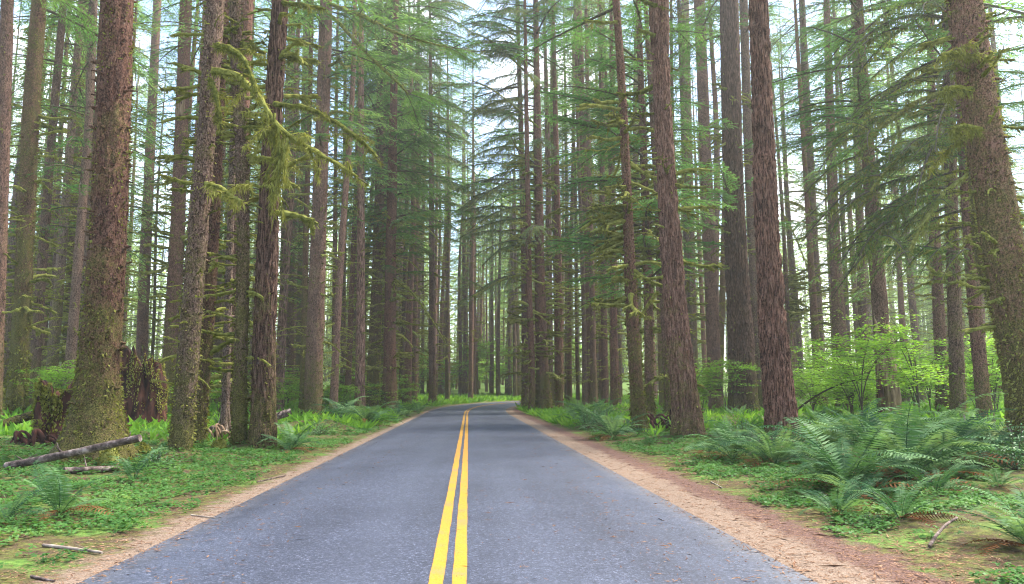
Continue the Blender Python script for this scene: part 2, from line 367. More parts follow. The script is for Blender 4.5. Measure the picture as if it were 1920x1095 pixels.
# ------------------------------------------------------------------ road
def strip(offs, zoff, wob=0.0, y0=-38, step=1, resample=0.25, crown=True):
    P = ROAD[:175]
    s = np.concatenate([[0], np.cumsum(np.linalg.norm(np.diff(P, axis=0), axis=1))])
    ss = np.concatenate([np.arange(0, 40, 1.0), np.arange(40, 110, resample), np.arange(110, s[-1], 0.6)])
    x = np.interp(ss, s, P[:, 0]); y = np.interp(ss, s, P[:, 1])
    # smooth the polyline
    k = np.ones(9) / 9
    T = np.stack([np.gradient(x), np.gradient(y)], 1); T /= np.linalg.norm(T, axis=1, keepdims=True)
    Nn = np.stack([T[:, 1], -T[:, 0]], 1)
    rows = []
    for i, of in enumerate(offs):
        o = np.full(len(ss), of)
        if wob and i in (0, len(offs) - 1): o = o + wob * (fbm(np.stack([ss * 1.7, ss * 0 + i * 7.1, ss * 0], 1), 5, 31) - 0.1)
        z = 0.035 * (1 - np.clip(abs(o) / HALF, 0, 1) ** 2) if crown else 0 * o
        rows.append(np.stack([x + Nn[:, 0] * o, y + Nn[:, 1] * o, z + zoff + rise(y + Nn[:, 1] * o)], 1))
    V = np.stack(rows, 1); n, mcol = V.shape[:2]
    i = np.arange(n - 1)[:, None] * mcol; j = np.arange(mcol - 1)[None]
    f = np.stack([i + j, i + j + 1, i + mcol + j + 1, i + mcol + j], -1).reshape(-1, 4)
    mb = MB(); mb.add(V.reshape(-1, 3), f); U = np.tile(np.asarray(offs, float), n); return mb, U
def build_road():
    offs = [-3.22, -3.12, -2.6, -1.9, -1.2, -0.6, -0.28, 0, 0.28, 0.6, 1.2, 1.9, 2.6, 3.12, 3.22]
    mb, U = strip(offs, 0.0, 0.075)
    V = np.concatenate(mb.v); V[np.abs(U) > 3.2, 2] -= 0.055; mb.v = [V]
    m, t, o = mat('asphalt'); tc = N(t, 'ShaderNodeTexCoord'); v = tc.outputs['Object']; a = geoattr(t, 'off')
    vor = N(t, 'ShaderNodeTexVoronoi', i_Scale=95.0); t.links.new(v, vor.inputs['Vector'])
    agg = N(t, 'ShaderNodeSeparateColor'); t.links.new(vor.outputs['Color'], agg.inputs[0])
    vo2 = N(t, 'ShaderNodeTexVoronoi', i_Scale=42.0); t.links.new(v, vo2.inputs['Vector'])
    ag2 = N(t, 'ShaderNodeSeparateColor'); t.links.new(vo2.outputs['Color'], ag2.inputs[0])
    sp = math_(t, 'ADD', math_(t, 'MULTIPLY', agg.outputs[0], 0.6), math_(t, 'MULTIPLY', ag2.outputs[0], 0.4))
    col = ramp(t, sp, [(0.15, (0.010, 0.014, 0.025)), (0.5, (0.028, 0.035, 0.061)), (0.78, (0.052, 0.062, 0.099)), (0.97, (0.14, 0.152, 0.21))])
    mp = N(t, 'ShaderNodeMapping', i_Scale=(1, 0.12, 1)); t.links.new(v, mp.inputs['Vector'])
    br = noise(t, mp.outputs['Vector'], 1.1, 6, 0.65); b2 = noise(t, v, 0.45, 5, 0.6)
    bb = math_(t, 'ADD', math_(t, 'MULTIPLY', br, 0.5), math_(t, 'MULTIPLY', b2, 0.5))
    col = mixc(t, 1.0, col, ramp(t, bb, [(0.36, (0.62, 0.62, 0.65)), (0.64, (1.32, 1.30, 1.26))]), 'MULTIPLY')
    # polished wheel paths and a dusty outer margin
    ab = math_(t, 'ABSOLUTE', a); wp = math_(t, 'ABSOLUTE', math_(t, 'SUBTRACT', math_(t, 'ABSOLUTE', math_(t, 'SUBTRACT', ab, 1.6)), 0.8))
    col = mixc(t, math_(t, 'MULTIPLY', ramp(t, wp, [(0.0, (1, 1, 1)), (0.45, (0, 0, 0))]), 0.22), col, (0.056, 0.066, 0.098))
    ed = math_(t, 'ADD', ab, math_(t, 'MULTIPLY', math_(t, 'SUBTRACT', noise(t, v, 1.6, 6, 0.7), 0.5), 0.9))
    col = mixc(t, math_(t, 'MULTIPLY', ramp(t, math_(t, 'SUBTRACT', ed, 2.2), [(0.55, (0, 0, 0)), (0.98, (1, 1, 1))]), 0.42), col, (0.11, 0.107, 0.110))
    cv = N(t, 'ShaderNodeVectorMath', operation='MULTIPLY_ADD'); cv.inputs[1].default_value = (0.7, 0.7, 0.0); t.links.new(noise(t, v, 1.3, 4, 0.65, 'Color'), cv.inputs[0]); t.links.new(v, cv.inputs[2])
    cr = N(t, 'ShaderNodeTexVoronoi', feature='DISTANCE_TO_EDGE', i_Scale=0.34); t.links.new(cv.outputs[0], cr.inputs['Vector'])
    ck = math_(t, 'MULTIPLY', ramp(t, cr.outputs['Distance'], [(0.0, (1, 1, 1)), (0.006, (0, 0, 0))]), ramp(t, b2, [(0.48, (0, 0, 0)), (0.6, (0.55, 0.55, 0.55))]))
    col = mixc(t, ck, col, (0.012, 0.013, 0.016))
    hgt = math_(t, 'ADD', math_(t, 'MULTIPLY', agg.outputs[1], 0.5), math_(t, 'MULTIPLY', ag2.outputs[1], 0.5))
    princ(t, o, col, 0.62, bump(t, hgt, 0.35, 0.006), 0.45)
    struct('road', mb.mesh('road', [m], True, {'off': U}))
    my, t, o = mat('yellow_paint'); v = N(t, 'ShaderNodeTexCoord').outputs['Object']
    nz = noise(t, v, 60, 4, 0.7); wr = noise(t, v, 2.0, 5, 0.65)
    col = ramp(t, nz, [(0.28, (0.24, 0.108, 0.010)), (0.5, (0.40, 0.197, 0.011)), (0.72, (0.48, 0.25, 0.023))])
    col = mixc(t, ramp(t, math_(t, 'ADD', math_(t, 'MULTIPLY', nz, 0.65), math_(t, 'MULTIPLY', wr, 0.5)), [(0.59, (0, 0, 0)), (0.71, (0.75, 0.75, 0.75))]), col, (0.13, 0.12, 0.10))
    princ(t, o, col, 0.6, bump(t, nz, 0.3, 0.004), 0.35)
    for c0 in (-0.097, 0.097):
        mb, U = strip([c0 - 0.061, c0 - 0.02, c0 + 0.02, c0 + 0.061], 0.0045, 0.006); struct('road_marking', mb.mesh('road_marking', [my]))
build_road()

# ------------------------------------------------------------------ plant meshes shared by many objects
def bough_mesh(name, seed, L=3.0, rise=0.1, droop=0.5, width=1.0, sub_step=0.085, tw_step=0.042, bl=0.125, bw=0.024, hang=0.25, leafmat='needles', bare=0.15, lim=0.035, keep=0.9, mossy=False):
    r = np.random.default_rng(seed); mb = MB(); n = 14; t = np.linspace(0, 1, n)
    P = np.stack([L * t * (1 - 0.06 * t), 0.12 * L * np.sin(t * 2.2 + r.uniform(0, 6)) * t * 0.5, rise * L * t - droop * L * t * t * 0.6], 1)
    tube(mb, P, lim * (1 - 0.82 * t) + 0.004, 5, 0, 0.2, seed)
    def ax(s): return np.stack([np.interp(s, t, P[:, k]) for k in range(3)], 1)
    BP, BD, BL, BW, BN = [], [], [], [], []
    s = bare * L; side = 1
    while s < L * 0.985:
        u = s / L; s += sub_step * r.uniform(0.6, 1.4); side = -side
        if r.random() > keep: continue
        env = width * (0.35 + 0.65 * math.sin(math.pi * min(1, (u * 0.78 + 0.22)))) * r.uniform(0.6, 1.15) * (1.08 - u * 0.62)
        base = ax(np.array([u]))[0]; an = side * R(r.uniform(42, 68)); m = 7; q = np.linspace(0, 1, m)
        dr = np.array((math.cos(an), math.sin(an), 0.0))
        Q = base + np.outer(q * env, dr) + np.stack([0.1 * env * q * q, 0 * q, -hang * env * q * q * r.uniform(0.5, 1.5) + 0.05 * env * q * r.normal()], 1)
        tube(mb, Q[::2], np.linspace(0.007, 0.003, len(Q[::2])), 3, 0, cap=False)
        k = max(3, int(env / tw_step)); qs = (np.arange(k) + r.uniform(0, 1, k)) / k
        B = np.stack([np.interp(qs, q, Q[:, c]) for c in range(3)], 1)
        for sg in (-1, 1):
            a2 = an + sg * np.radians(r.uniform(30, 62, k))
            D = np.stack([np.cos(a2), np.sin(a2), -hang * 0.9 * r.uniform(0.1, 1.2, k)], 1)
            BP.append(B); BD.append(D); BL.append(bl * r.uniform(0.6, 1.4, k) * (1.15 - 0.5 * qs)); BW.append(bw * r.uniform(0.8, 1.3, k))
            BN.append(np.array((0, 0, 0.8)) + 0.75 * r.normal(size=(k, 3)))
        BP.append(Q[-1:]); BD.append((Q[-1:] - Q[-2:-1])); BL.append(np.array([bl * 1.2])); BW.append(np.array([bw])); BN.append(np.array([[0, 0.2, 1.0]]))
    blades(mb, np.concatenate(BP), np.concatenate(BD), np.concatenate(BL), np.concatenate(BW), 1, np.concatenate(BN), 0.45, r)
    if mossy:
        k = 160; u = r.uniform(0.02, 0.8, k); b = ax(u); D = np.stack([0.2 * r.normal(size=k), 0.25 * r.normal(size=k), -1 + 0 * u], 1)
        blades(mb, b, D, r.uniform(0.05, 0.3, k), 0.03, 2, None, 0.3, r)
    return mb.mesh(name, [M['twig'], M[leafmat], M['moss']], False)

GREEN = [bough_mesh('green_bough', 100 + i, 3.0, 0.10 + 0.05 * (i % 3), 0.45 + 0.12 * (i % 2), 1.05, leafmat='needles', hang=0.5) for i in range(4)]
FRESH = [bough_mesh('fresh_bough', 120 + i, 3.0, 0.05 + 0.04 * i, 0.25 + 0.1 * i, 0.95, leafmat='needles_fresh', hang=0.35) for i in range(3)]
GREY = [bough_mesh('grey_bough', 140 + i, 3.0, 0.10, 0.75, 0.85, leafmat='needles_grey', hang=1.0, keep=0.9, bl=0.15, bw=0.02, mossy=True) for i in range(3)]
DROOP = [bough_mesh('drooping_bough', 160 + i, 3.0, 0.05, 0.85 + 0.1 * i, 1.0, leafmat='needles_droop', hang=0.85, bl=0.13, bw=0.020, lim=0.04, keep=0.75, mossy=True) for i in range(3)]

def mossy_branch(name, seed, L=1.0, curve=0.2, side=3, tuft=1.0, rad=0.026, strand=0.085):
    r = np.random.default_rng(seed); mb = MB(); n = 12; t = np.linspace(0, 1, n)
    P = np.stack([L * t, 0.10 * L * np.sin(t * 3 + r.uniform(0, 6)) * t, curve * L * (t - t * t * r.uniform(0.6, 1.9)) + 0.02 * r.normal(size=n) * L * t], 1)
    paths = [(P, rad * (1 - 0.65 * t))]
    for _ in range(side):
        u = r.uniform(0.25, 0.85); b = np.array([np.interp(u, t, P[:, k]) for k in range(3)]); a = R(r.uniform(25, 60)) * r.choice((-1, 1)); l = L * r.uniform(0.18, 0.4); q = np.linspace(0, 1, 6)
        paths.append((b + np.stack([np.cos(a) * l * q, np.sin(a) * l * q, -0.35 * l * q * q * r.uniform(-0.4, 1.2)], 1), rad * 0.5 * (1 - 0.6 * q)))
    for Q, rr in paths:
        tube(mb, Q, rr * 0.9, 5, 0)
        tube(mb, Q[:-1] + np.array((0, 0, 0.006)), (rr[:-1] + 0.018 * tuft) * (0.9 + 0.45 * r.random(len(Q) - 1)), 6, 1, 0.5, seed)
        l = np.linalg.norm(Q[-1] - Q[0]); k = int(150 * l * tuft); u = r.uniform(0, 1, k)
        b = np.stack([np.interp(u, np.linspace(0, 1, len(Q)), Q[:, c]) for c in range(3)], 1)
        D = np.stack([0.3 * r.normal(size=k), 0.35 * r.normal(size=k), r.uniform(-1.5, 0.0, k)], 1)
        blades(mb, b, D, strand * r.uniform(0.25, 1.2, k) * (1 - 0.4 * u), 0.016, 1, None, 0.35, r)
    return mb.mesh(name, [M['twig'], M['moss']], False)
MOSSB = [mossy_branch('mossy_branch', 200 + i, 1.0, [-0.25, 0.1, 0.25, -0.1, 0.3, -0.35][i], [2, 3, 4, 3, 2, 4][i], [1, 0.8, 1.2, 0.9, 0.7, 1][i]) for i in range(6)]
BAREB = [mossy_branch('bare_branch', 230 + i, 1.0, [-0.3, 0.25, -0.1][i], 5, 0.25, 0.013, 0.05) for i in range(3)]

# ------------------------------------------------------------------ near trees
def trunk_mesh(path, zs_rad, ztop, near=True, seed=0, flare=0.35, lobes=5, ridge=0.02, knobs=60, flakes=0):
    """path: (z, x, y) control rows relative to the base; zs_rad: (z, radius) rows"""
    r = np.random.default_rng(seed)
    seg = (132 if ridge > 0.04 else 64) if near else 28
    step = (0.06 if ridge > 0.04 else 0.075) if near else 0.22; zv = 14.5 if near else 24
    z = np.concatenate([np.arange(-0.35, min(zv, ztop), step), np.linspace(min(zv, ztop), ztop, 24)[1:]])
    c = np.asarray(path, float)
    zz = np.linspace(c[0, 0], c[-1, 0], 200); w = 31
    def sm(col):
        y = np.interp(zz, c[:, 0], c[:, col]); yp = np.concatenate([2 * y[0] - y[1:w][::-1], y, 2 * y[-1] - y[-w:-1][::-1]])
        return np.convolve(yp, np.ones(2 * w - 1) / (2 * w - 1), 'valid')
    xs, ys = sm(1), sm(2)
    def cen(h):
        h = np.asarray(h, float); e = np.clip(h - zz[-1], 0, None); b = np.clip(zz[0] - h, 0, None)
        sx = (xs[-1] - xs[-20]) / (zz[-1] - zz[-20]); sy = (ys[-1] - ys[-20]) / (zz[-1] - zz[-20])
        return np.stack([np.interp(h, zz, xs) + e * sx, np.interp(h, zz, ys) + e * sy, h], -1)
    zr = np.asarray(zs_rad, float)
    def radf(h):
        h = np.asarray(h, float); q = np.interp(h, zr[:, 0], zr[:, 1]); e = np.clip((h - zr[-1, 0]) / max(0.1, ztop - zr[-1, 0]), 0, 1)
        return q * (1 - 0.85 * e)
    a = np.linspace(0, 2 * np.pi, seg, endpoint=False); rad = radf(z)
    d = np.stack([np.cos(a), np.sin(a), 0 * a], 1)
    ph = r.uniform(0, 6, 3)
    lob = 0.55 + 0.45 * np.cos(lobes * a + ph[0] + 0.8 * np.sin(a + ph[1])) + 0.3 * np.sin(2 * a + ph[2])
    fl = flare * np.exp(-np.clip(z, -0.4, 99) / 0.45)[:, None] * lob[None]
    Pn = (cen(z)[:, None] + d[None] * rad[:, None, None]); q = Pn.reshape(-1, 3) + seed * 3.3
    rg = 1 - np.abs(fbm(q * np.array((9, 9, 1.6)), 3, seed)); big = fbm(q * np.array((1.6, 1.6, 0.5)), 3, seed + 5)
    sc1 = vnoise(q * np.array((16, 16, 9)), seed + 9)
    disp = (ridge * (rg - 0.6) * 1.6 + ridge * 0.45 * sc1).reshape(len(z), seg) + 0.045 * rad[:, None] * big.reshape(len(z), seg)
    RR = rad[:, None] * (1 + fl) + disp * np.clip(rad / 0.3, 0.4, 1.2)[:, None]
    V = cen(z)[:, None] + d[None] * RR[..., None]
    n = len(z); i = np.arange(n - 1)[:, None] * seg; j = np.arange(seg)[None]; k = (j + 1) % seg
    mb = MB(); mb.add(V.reshape(-1, 3), np.stack([i + j, i + k, i + seg + k, i + seg + j], -1).reshape(-1, 4))
    # stubs of old branches and curled bark flakes
    for _ in range(knobs):
        h = r.uniform(0.6, min(zv, ztop) * 0.95); an = r.uniform(0, 6.283); dd = np.array((math.cos(an), math.sin(an), r.uniform(-0.25, 0.35)))
        b = cen(h) + dd * float(radf(h)) * 0.9; l = r.uniform(0.03, 0.11) + 0.04; ll = np.linspace(0, 1, 3)
        tube(mb, b + np.outer(ll * (l + float(radf(h)) * 0.1), dd), np.array((1, 0.8, 0.35)) * r.uniform(0.02, 0.05), 5, 0, 0.3, int(h * 100))
    if near and flakes:
        k = flakes; h = r.uniform(0.1, min(zv, ztop), k); an = r.uniform(0, 6.283, k); o_ = np.stack([np.cos(an), np.sin(an), 0 * an], 1)
        fb = 1 + flare * np.exp(-h / 0.45) * (0.55 + 0.45 * np.cos(lobes * an + ph[0] + 0.8 * np.sin(an + ph[1])) + 0.3 * np.sin(2 * an + ph[2]))
        B = cen(h) + o_ * (radf(h) * fb + 0.002)[:, None]; tg = np.stack([-np.sin(an), np.cos(an), 0 * an], 1)
        D = o_ * r.uniform(0.2, 0.75, k)[:, None] + tg * r.normal(0, 0.6, k)[:, None] + np.outer(r.normal(-0.2, 0.9, k), (0, 0, 1.0))
        blades(mb, B, D, r.uniform(0.035, 0.085, k), r.uniform(0.03, 0.06, k), 0, o_ + 0.5 * r.normal(size=(k, 3)), 0.5, r)
    def surf(h, an):
        fb = 1 + flare * np.exp(-h / 0.45) * (0.55 + 0.45 * np.cos(lobes * an + ph[0] + 0.8 * np.sin(an + ph[1])) + 0.3 * np.sin(2 * an + ph[2]))
        return cen(h) + np.stack([np.cos(an), np.sin(an), 0 * an], 1) * (radf(h) * fb)[:, None]
    return mb, cen, radf, surf

TREES = {}
def tree(key, label, pts, widths, base=None, moss=0.3, grey=0.4, fis=0.0, flare=0.35, ridge=0.02, dead=(14, 0.4, 1.3), deadz=(1.5, 13.0), knobs=40,
         ztop=None, near=True, boughs=None, az=None, name='conifer_tree', cat='tree', group=None, crown=7, tone=1.0, depth=None):
    """pts: pixels from the base upward; widths: (pixel row, pixel width)"""
    seed = 1000 + len(TREES) * 17; r = np.random.default_rng(seed)
    bpx = base or pts[0]; g = ground_at(*bpx)
    Y = depth or g[1]; ztop = ztop or float(np.clip(0.72 * Y + 9, 28, 58)); g = np.array((at_depth(pts[0][0], bpx[1], Y)[0], Y, 0.0)); g[2] = gz(g[0], g[1])
    path = []
    for px, py in pts:
        p = at_depth(px, py, Y); path.append((p[2] - g[2], p[0] - g[0], 0.0))
    path[0] = (min(0.0, path[0][0]), 0.0, 0.0)
    wz = []
    for py, w in widths:
        p = at_depth(960, py, Y); dep = np.linalg.norm(p - CAM) ; fw = (p[1]) * math.cos(PITCH) + (p[2] - 1.6) * math.sin(PITCH)
        wz.append((p[2] - g[2], 0.92 * w * fw / F / 2))
    wz.sort()
    root = thing(name, label, cat, g, group)
    fl = int(1500 * (1 - fis) * np.clip(22.0 / Y, 0.3, 1.2)); mb, cen, radf, surf = trunk_mesh(path, wz, ztop, near, seed, flare, ridge=ridge, knobs=knobs, flakes=fl)
    tr = obj('trunk', mb.mesh('trunk', [M['bark']]), root)
    tr['moss'] = float(moss); tr['grey'] = float(grey); tr['fissure'] = float(fis); tr['tone'] = float(tone)
    TREEMOUNDS.append((g[0], g[1], max(0.3, 2.0 * wz[0][1])))
    nm = int((9000 if key in ('spruce_left', 'big_right') else 5200) * max(0.0, moss - 0.05))
    if nm > 300:
        h = np.where(r.random(nm) < 0.45, r.exponential(1.6, nm), r.uniform(0, min(ztop, 0.55 * Y + 3), nm)); an = r.uniform(0, 6.283, nm)
        pn = fbm(np.stack([np.cos(an) * 2, np.sin(an) * 2, h * 0.9], 1) + seed, 3, seed) + 0.5 * (moss - 0.4) + 0.35 * np.exp(-h / 2.0); kk = (pn > 0.0) & (h < ztop); h, an = h[kk], an[kk]; nn = len(h)
        D = np.stack([np.cos(an), np.sin(an), r.uniform(-1.6, 0.2, nn)], 1) + 0.4 * r.normal(size=(nn, 3)); sz_ = np.clip(Y / 22.0, 0.9, 1.8)
        mm = MB(); blades(mm, surf(h, an), D, r.uniform(0.04, 0.13, nn) * sz_, r.uniform(0.03, 0.06, nn) * sz_, 0, None, 0.5, r); obj('moss', mm.mesh('moss', [M['bark_moss']], False), tr)['kind'] = 'stuff'
    T = dict(root=root, cen=cen, radf=radf, base=g, Y=Y, r=r); TREES[key] = T
    nd, l0, l1 = dead
    for _ in range(int(nd * (3.6 if nd < 20 else 2.4))):
        h = r.uniform(*deadz); an = r.uniform(0, 6.283) if r.random() < 0.3 else R(r.normal(r.choice((0, 180)) if az is None else az, 38)); l = min(r.uniform(l0, l1) * 1.3, r.uniform(1.2, 2.0))
        limb(T, h, an, l, MOSSB if r.random() < 0.55 + moss else BAREB, tilt=r.normal(0, 0.2))
    for b in (boughs or []):
        z0, z1, n, l0, l1, kind = b[:6]; az_ = b[6] if len(b) > 6 else None; sp = b[7] if len(b) > 7 else 60
        for q in range(n):
            h = z0 + (z1 - z0) * (q + r.random()) / n; an = r.uniform(0, 6.283) if az_ is None else R(r.normal(az_, sp))
            limb(T, h, an, r.uniform(l0, l1) / 3.0, kind, 'bough', r.normal(0.05, 0.12))
    for q in range(crown):
        h = ztop * (0.55 + 0.44 * (q + r.random()) / crown)
        limb(T, h, r.uniform(0, 6.283), r.uniform(1.1, 1.8) * (1.25 - 0.8 * (h / ztop - 0.6)), GREEN if r.random() < 0.6 else FRESH, 'bough', r.normal(0.0, 0.12))
    return T
def limb(T, h, an, s, kind, nm='branch', tilt=0.0):
    c = T['cen'](h); rr = float(T['radf'](h)) * 0.86
    return obj(nm, kind[T['r'].integers(len(kind))], T['root'], (c[0] + math.cos(an) * rr, c[1] + math.sin(an) * rr, c[2]), (T['r'].normal(0, 0.3) if nm == 'branch' else T['r'].normal(0, 0.12), -tilt, an), s)

# azimuths: 0 = to the right of the picture, 90 = away from the camera, 180 = to the left, 270 = towards the camera
tree('spruce_left', 'huge moss covered spruce with flared roots behind the long leaning log', [(176, 868), (180, 750), (188, 650), (200, 520), (209, 300), (220, 0)],
     [(850, 128), (800, 106), (750, 86), (700, 76), (600, 70), (450, 66), (300, 64), (100, 60), (0, 56)], moss=0.40, grey=0.12, tone=0.78, flare=0.60, ridge=0.03, knobs=190, dead=(5, 0.15, 0.4))
tree('smooth_left', 'grey brown mossy conifer, foremost of the leaning pair left of the mossy boulder', [(338, 850), (350, 700), (370, 450), (388, 250), (405, 0)],
     [(845, 43), (700, 42), (500, 38), (300, 35), (0, 34)], moss=0.32, grey=0.75, flare=0.08, dead=(10, 0.2, 0.5), knobs=90)
tree('dark_left', 'darker leaning conifer half hidden behind the foremost grey brown trunk', [(368, 836), (378, 700), (394, 480), (405, 250), (418, 0)],
     [(840, 34), (600, 33), (300, 30), (0, 26)], tone=0.65, moss=0.35, grey=0.3, flare=0.2, dead=(16, 0.3, 1.2))
tree('snag_left', 'conifer with a dark split upper trunk and a scar of pale wood', [(317, 775), (322, 650), (332, 450), (340, 250), (349, 0)],
     [(775, 32), (500, 28), (250, 25), (0, 22)], moss=0.42, grey=0.25, dead=(26, 0.4, 2.0), deadz=(6, 18), knobs=70)
tree('grey_pair', 'mossy grey green conifer in front of a reddish one beside the mossy boulder', [(448, 842), (452, 650), (458, 400), (448, 200), (440, 0)],
     [(840, 27), (500, 25), (0, 22)], moss=0.5, grey=0.65, flare=0.1, dead=(14, 0.3, 0.9))
tree('red_pair', 'reddish conifer close behind the mossy grey green one', [(435, 800), (441, 600), (448, 400), (455, 200), (462, 0)],
     [(790, 26), (400, 26), (0, 26)], moss=0.3, grey=0.1, dead=(14, 0.4, 1.5))
tree('brown_left', 'dark brown conifer with furrowed bark standing nearest the road on the left', [(493, 842), (494, 700), (500, 500), (510, 250), (525, 0)],
     [(838, 52), (760, 45), (500, 40), (250, 34), (0, 31)], moss=0.22, grey=0.35, tone=0.62, fis=1.0, flare=0.2, ridge=0.055, dead=(9, 0.3, 1.4), deadz=(6, 13), knobs=20)
tree('pale_left', 'straight pale reddish conifer with a forked top beside the fern bank', [(586, 782), (590, 650), (597, 450), (604, 250), (612, 0)],
     [(780, 38), (650, 34), (480, 31), (300, 27), (0, 25)], moss=0.30, grey=0.5, fis=0.3, flare=0.15, dead=(16, 0.4, 1.8), deadz=(4, 22), knobs=60, boughs=[(15, 27, 16, 3, 5, GREEN, 0, 70)])
tree('mossy_knob', 'knobbly mossy conifer left of its red brown neighbour at the road verge', [(697, 768), (702, 650), (708, 500), (712, 350), (712, 200)],
     [(765, 26), (600, 23), (400, 20), (250, 15)], moss=0.6, grey=0.35, dead=(34, 0.5, 2.6), deadz=(3, 14), knobs=80, boughs=[(13, 36, 44, 4, 7, GREEN, 0, 110), (13.5, 34, 26, 4, 6.5, FRESH)])
tree('red_verge', 'stout red brown conifer with a flared foot by the left verge', [(730, 772), (731, 650), (733, 450), (737, 250), (740, 100)],
     [(768, 34), (700, 26), (600, 23), (400, 20)], moss=0.22, grey=0.1, flare=0.5, dead=(34, 0.5, 3.0), deadz=(3, 15), knobs=50, boughs=[(14, 36, 34, 4, 7, GREEN), (10, 15, 6, 2.5, 4, GREEN, -20, 40), (14, 34, 22, 4, 6, FRESH)])
tree('mossy_far_left', 'crooked moss furred conifer near the left edge of the view', [(28, 778), (38, 650), (46, 500), (54, 300), (62, 150), (74, 0)],
     [(775, 34), (500, 31), (200, 30), (0, 26)], moss=0.75, grey=0.1, dead=(20, 0.4, 1.4), deadz=(4, 15), knobs=120)
tree('edge_left', 'slim purplish conifer cut off by the left edge of the view', [(-14, 790), (-6, 600), (4, 330), (14, 0)],
     [(780, 30), (300, 24), (0, 22)], moss=0.3, grey=0.5, dead=(6, 0.3, 0.8))
tree('branchy_left', 'mossy many branched conifer just left of the huge spruce', [(126, 762), (134, 620), (142, 400), (150, 200), (160, 0)],
     [(750, 27), (400, 26), (0, 22)], moss=0.6, grey=0.2, dead=(44, 0.5, 2.8), deadz=(3, 17), knobs=90, az=190)
tree('grey_sliver', 'thin grey conifer squeezed against the left side of the huge spruce', [(158, 770), (164, 340), (174, 0)], [(700, 18), (0, 16)], moss=0.25, grey=0.8, dead=(14, 0.5, 1.6), crown=8)
tree('behind_spruce', 'thin grey trunk just right of the huge spruce', [(226, 745), (234, 400), (243, 0)], [(700, 15), (0, 12)], moss=0.05, grey=0.8, dead=(4, 0.3, 0.8), crown=8)
tree('slim_dark', 'slim dark conifer rising behind the red rotten stump', [(262, 752), (268, 600), (279, 330), (295, 0)], [(720, 22), (400, 20), (0, 15)], moss=0.15, grey=0.3, dead=(24, 0.5, 2.4), deadz=(5, 22), crown=10)
tree('moss_post', 'slender moss covered conifer between the furrowed trunk and the pale one', [(564, 748), (568, 500), (573, 250), (578, 0)], [(740, 23), (400, 21), (0, 17)], moss=0.65, grey=0.2, dead=(26, 0.4, 1.6), deadz=(3, 22))
tree('dark_narrow', 'narrow dark trunk just right of the furrowed one', [(527, 752), (534, 400), (543, 100)], [(740, 15), (300, 13)], moss=0.1, grey=0.1, dead=(10, 0.3, 1.0), crown=8)
tree('brown_narrow', 'narrow brown trunk left of the slender moss covered conifer', [(543, 756), (545, 500), (548, 200)], [(740, 15), (300, 14)], moss=0.35, grey=0.4, dead=(12, 0.3, 1.0), crown=8)
tree('dark_mid', 'plain dark brown pole trunk above the bright fern bank', [(667, 748), (670, 500), (674, 200)], [(740, 19), (300, 16)], moss=0.1, grey=0.2, dead=(12, 0.5, 1.8), deadz=(8, 24), crown=16)
tree('pink_mid', 'straight pinkish trunk past the stout red brown conifer', [(774, 756), (777, 500), (781, 250)], [(750, 17), (400, 15)], moss=0.15, grey=0.45, dead=(18, 0.6, 2.4), deadz=(4, 26), crown=14, boughs=[(20, 58, 18, 5, 8, FRESH, 0, 50), (22, 58, 14, 5, 8, GREY, 0, 50)])
tree('purple_mid', 'purplish trunk with a flared mossy foot near the bend', [(811, 760), (810, 500), (808, 250)], [(755, 15), (400, 11)], moss=0.15, grey=0.6, flare=0.6, dead=(18, 0.8, 3.0), deadz=(4, 26), crown=14, boughs=[(18, 56, 20, 4, 7, GREY, 0, 60), (22, 56, 12, 4, 7, FRESH, 0, 60)])
tree('bend_mid', 'broad brown trunk straight ahead where the road bends', [(886, 758), (886, 500), (888, 250)], [(755, 16), (400, 13)], moss=0.25, grey=0.3, dead=(20, 0.8, 3.5), deadz=(4, 26), crown=6, ztop=34.0, depth=103.0, boughs=[(16, 33, 8, 3, 4.5, GREY)])
tree('sapling_left', 'thin mossy pole sapling left of the huge spruce', [(106, 762), (104, 560), (94, 290)], [(740, 9), (400, 7)], moss=0.8, grey=0.2, ztop=17.0, dead=(30, 0.4, 1.6), deadz=(3, 15), crown=0)
T = TREES['snag_left']; r_ = T['r']; mb = MB(); h0 = at_depth(345, 226, T['Y'])[2] - T['base'][2]; h1 = at_depth(345, 188, T['Y'])[2] - T['base'][2]
for q in range(9):
    an = R(270) + (q - 4) * 0.16; zz_ = np.linspace(h0 + r_.uniform(-0.2, 0.3), h1 + r_.uniform(-0.5, 0.3), 6); c = T['cen'](zz_); rr_ = T['radf'](zz_) * 1.06 + 0.01
    tube(mb, np.stack([c[:, 0] + np.cos(an) * rr_, c[:, 1] + np.sin(an) * rr_, zz_], 1), np.array((0.03, 0.05, 0.055, 0.05, 0.035, 0.01)), 5, 0, 0.3, q)
obj('scar', mb.mesh('scar', [M['snagwood']]), T['root'])['label'] = 'patch of torn pale wood'
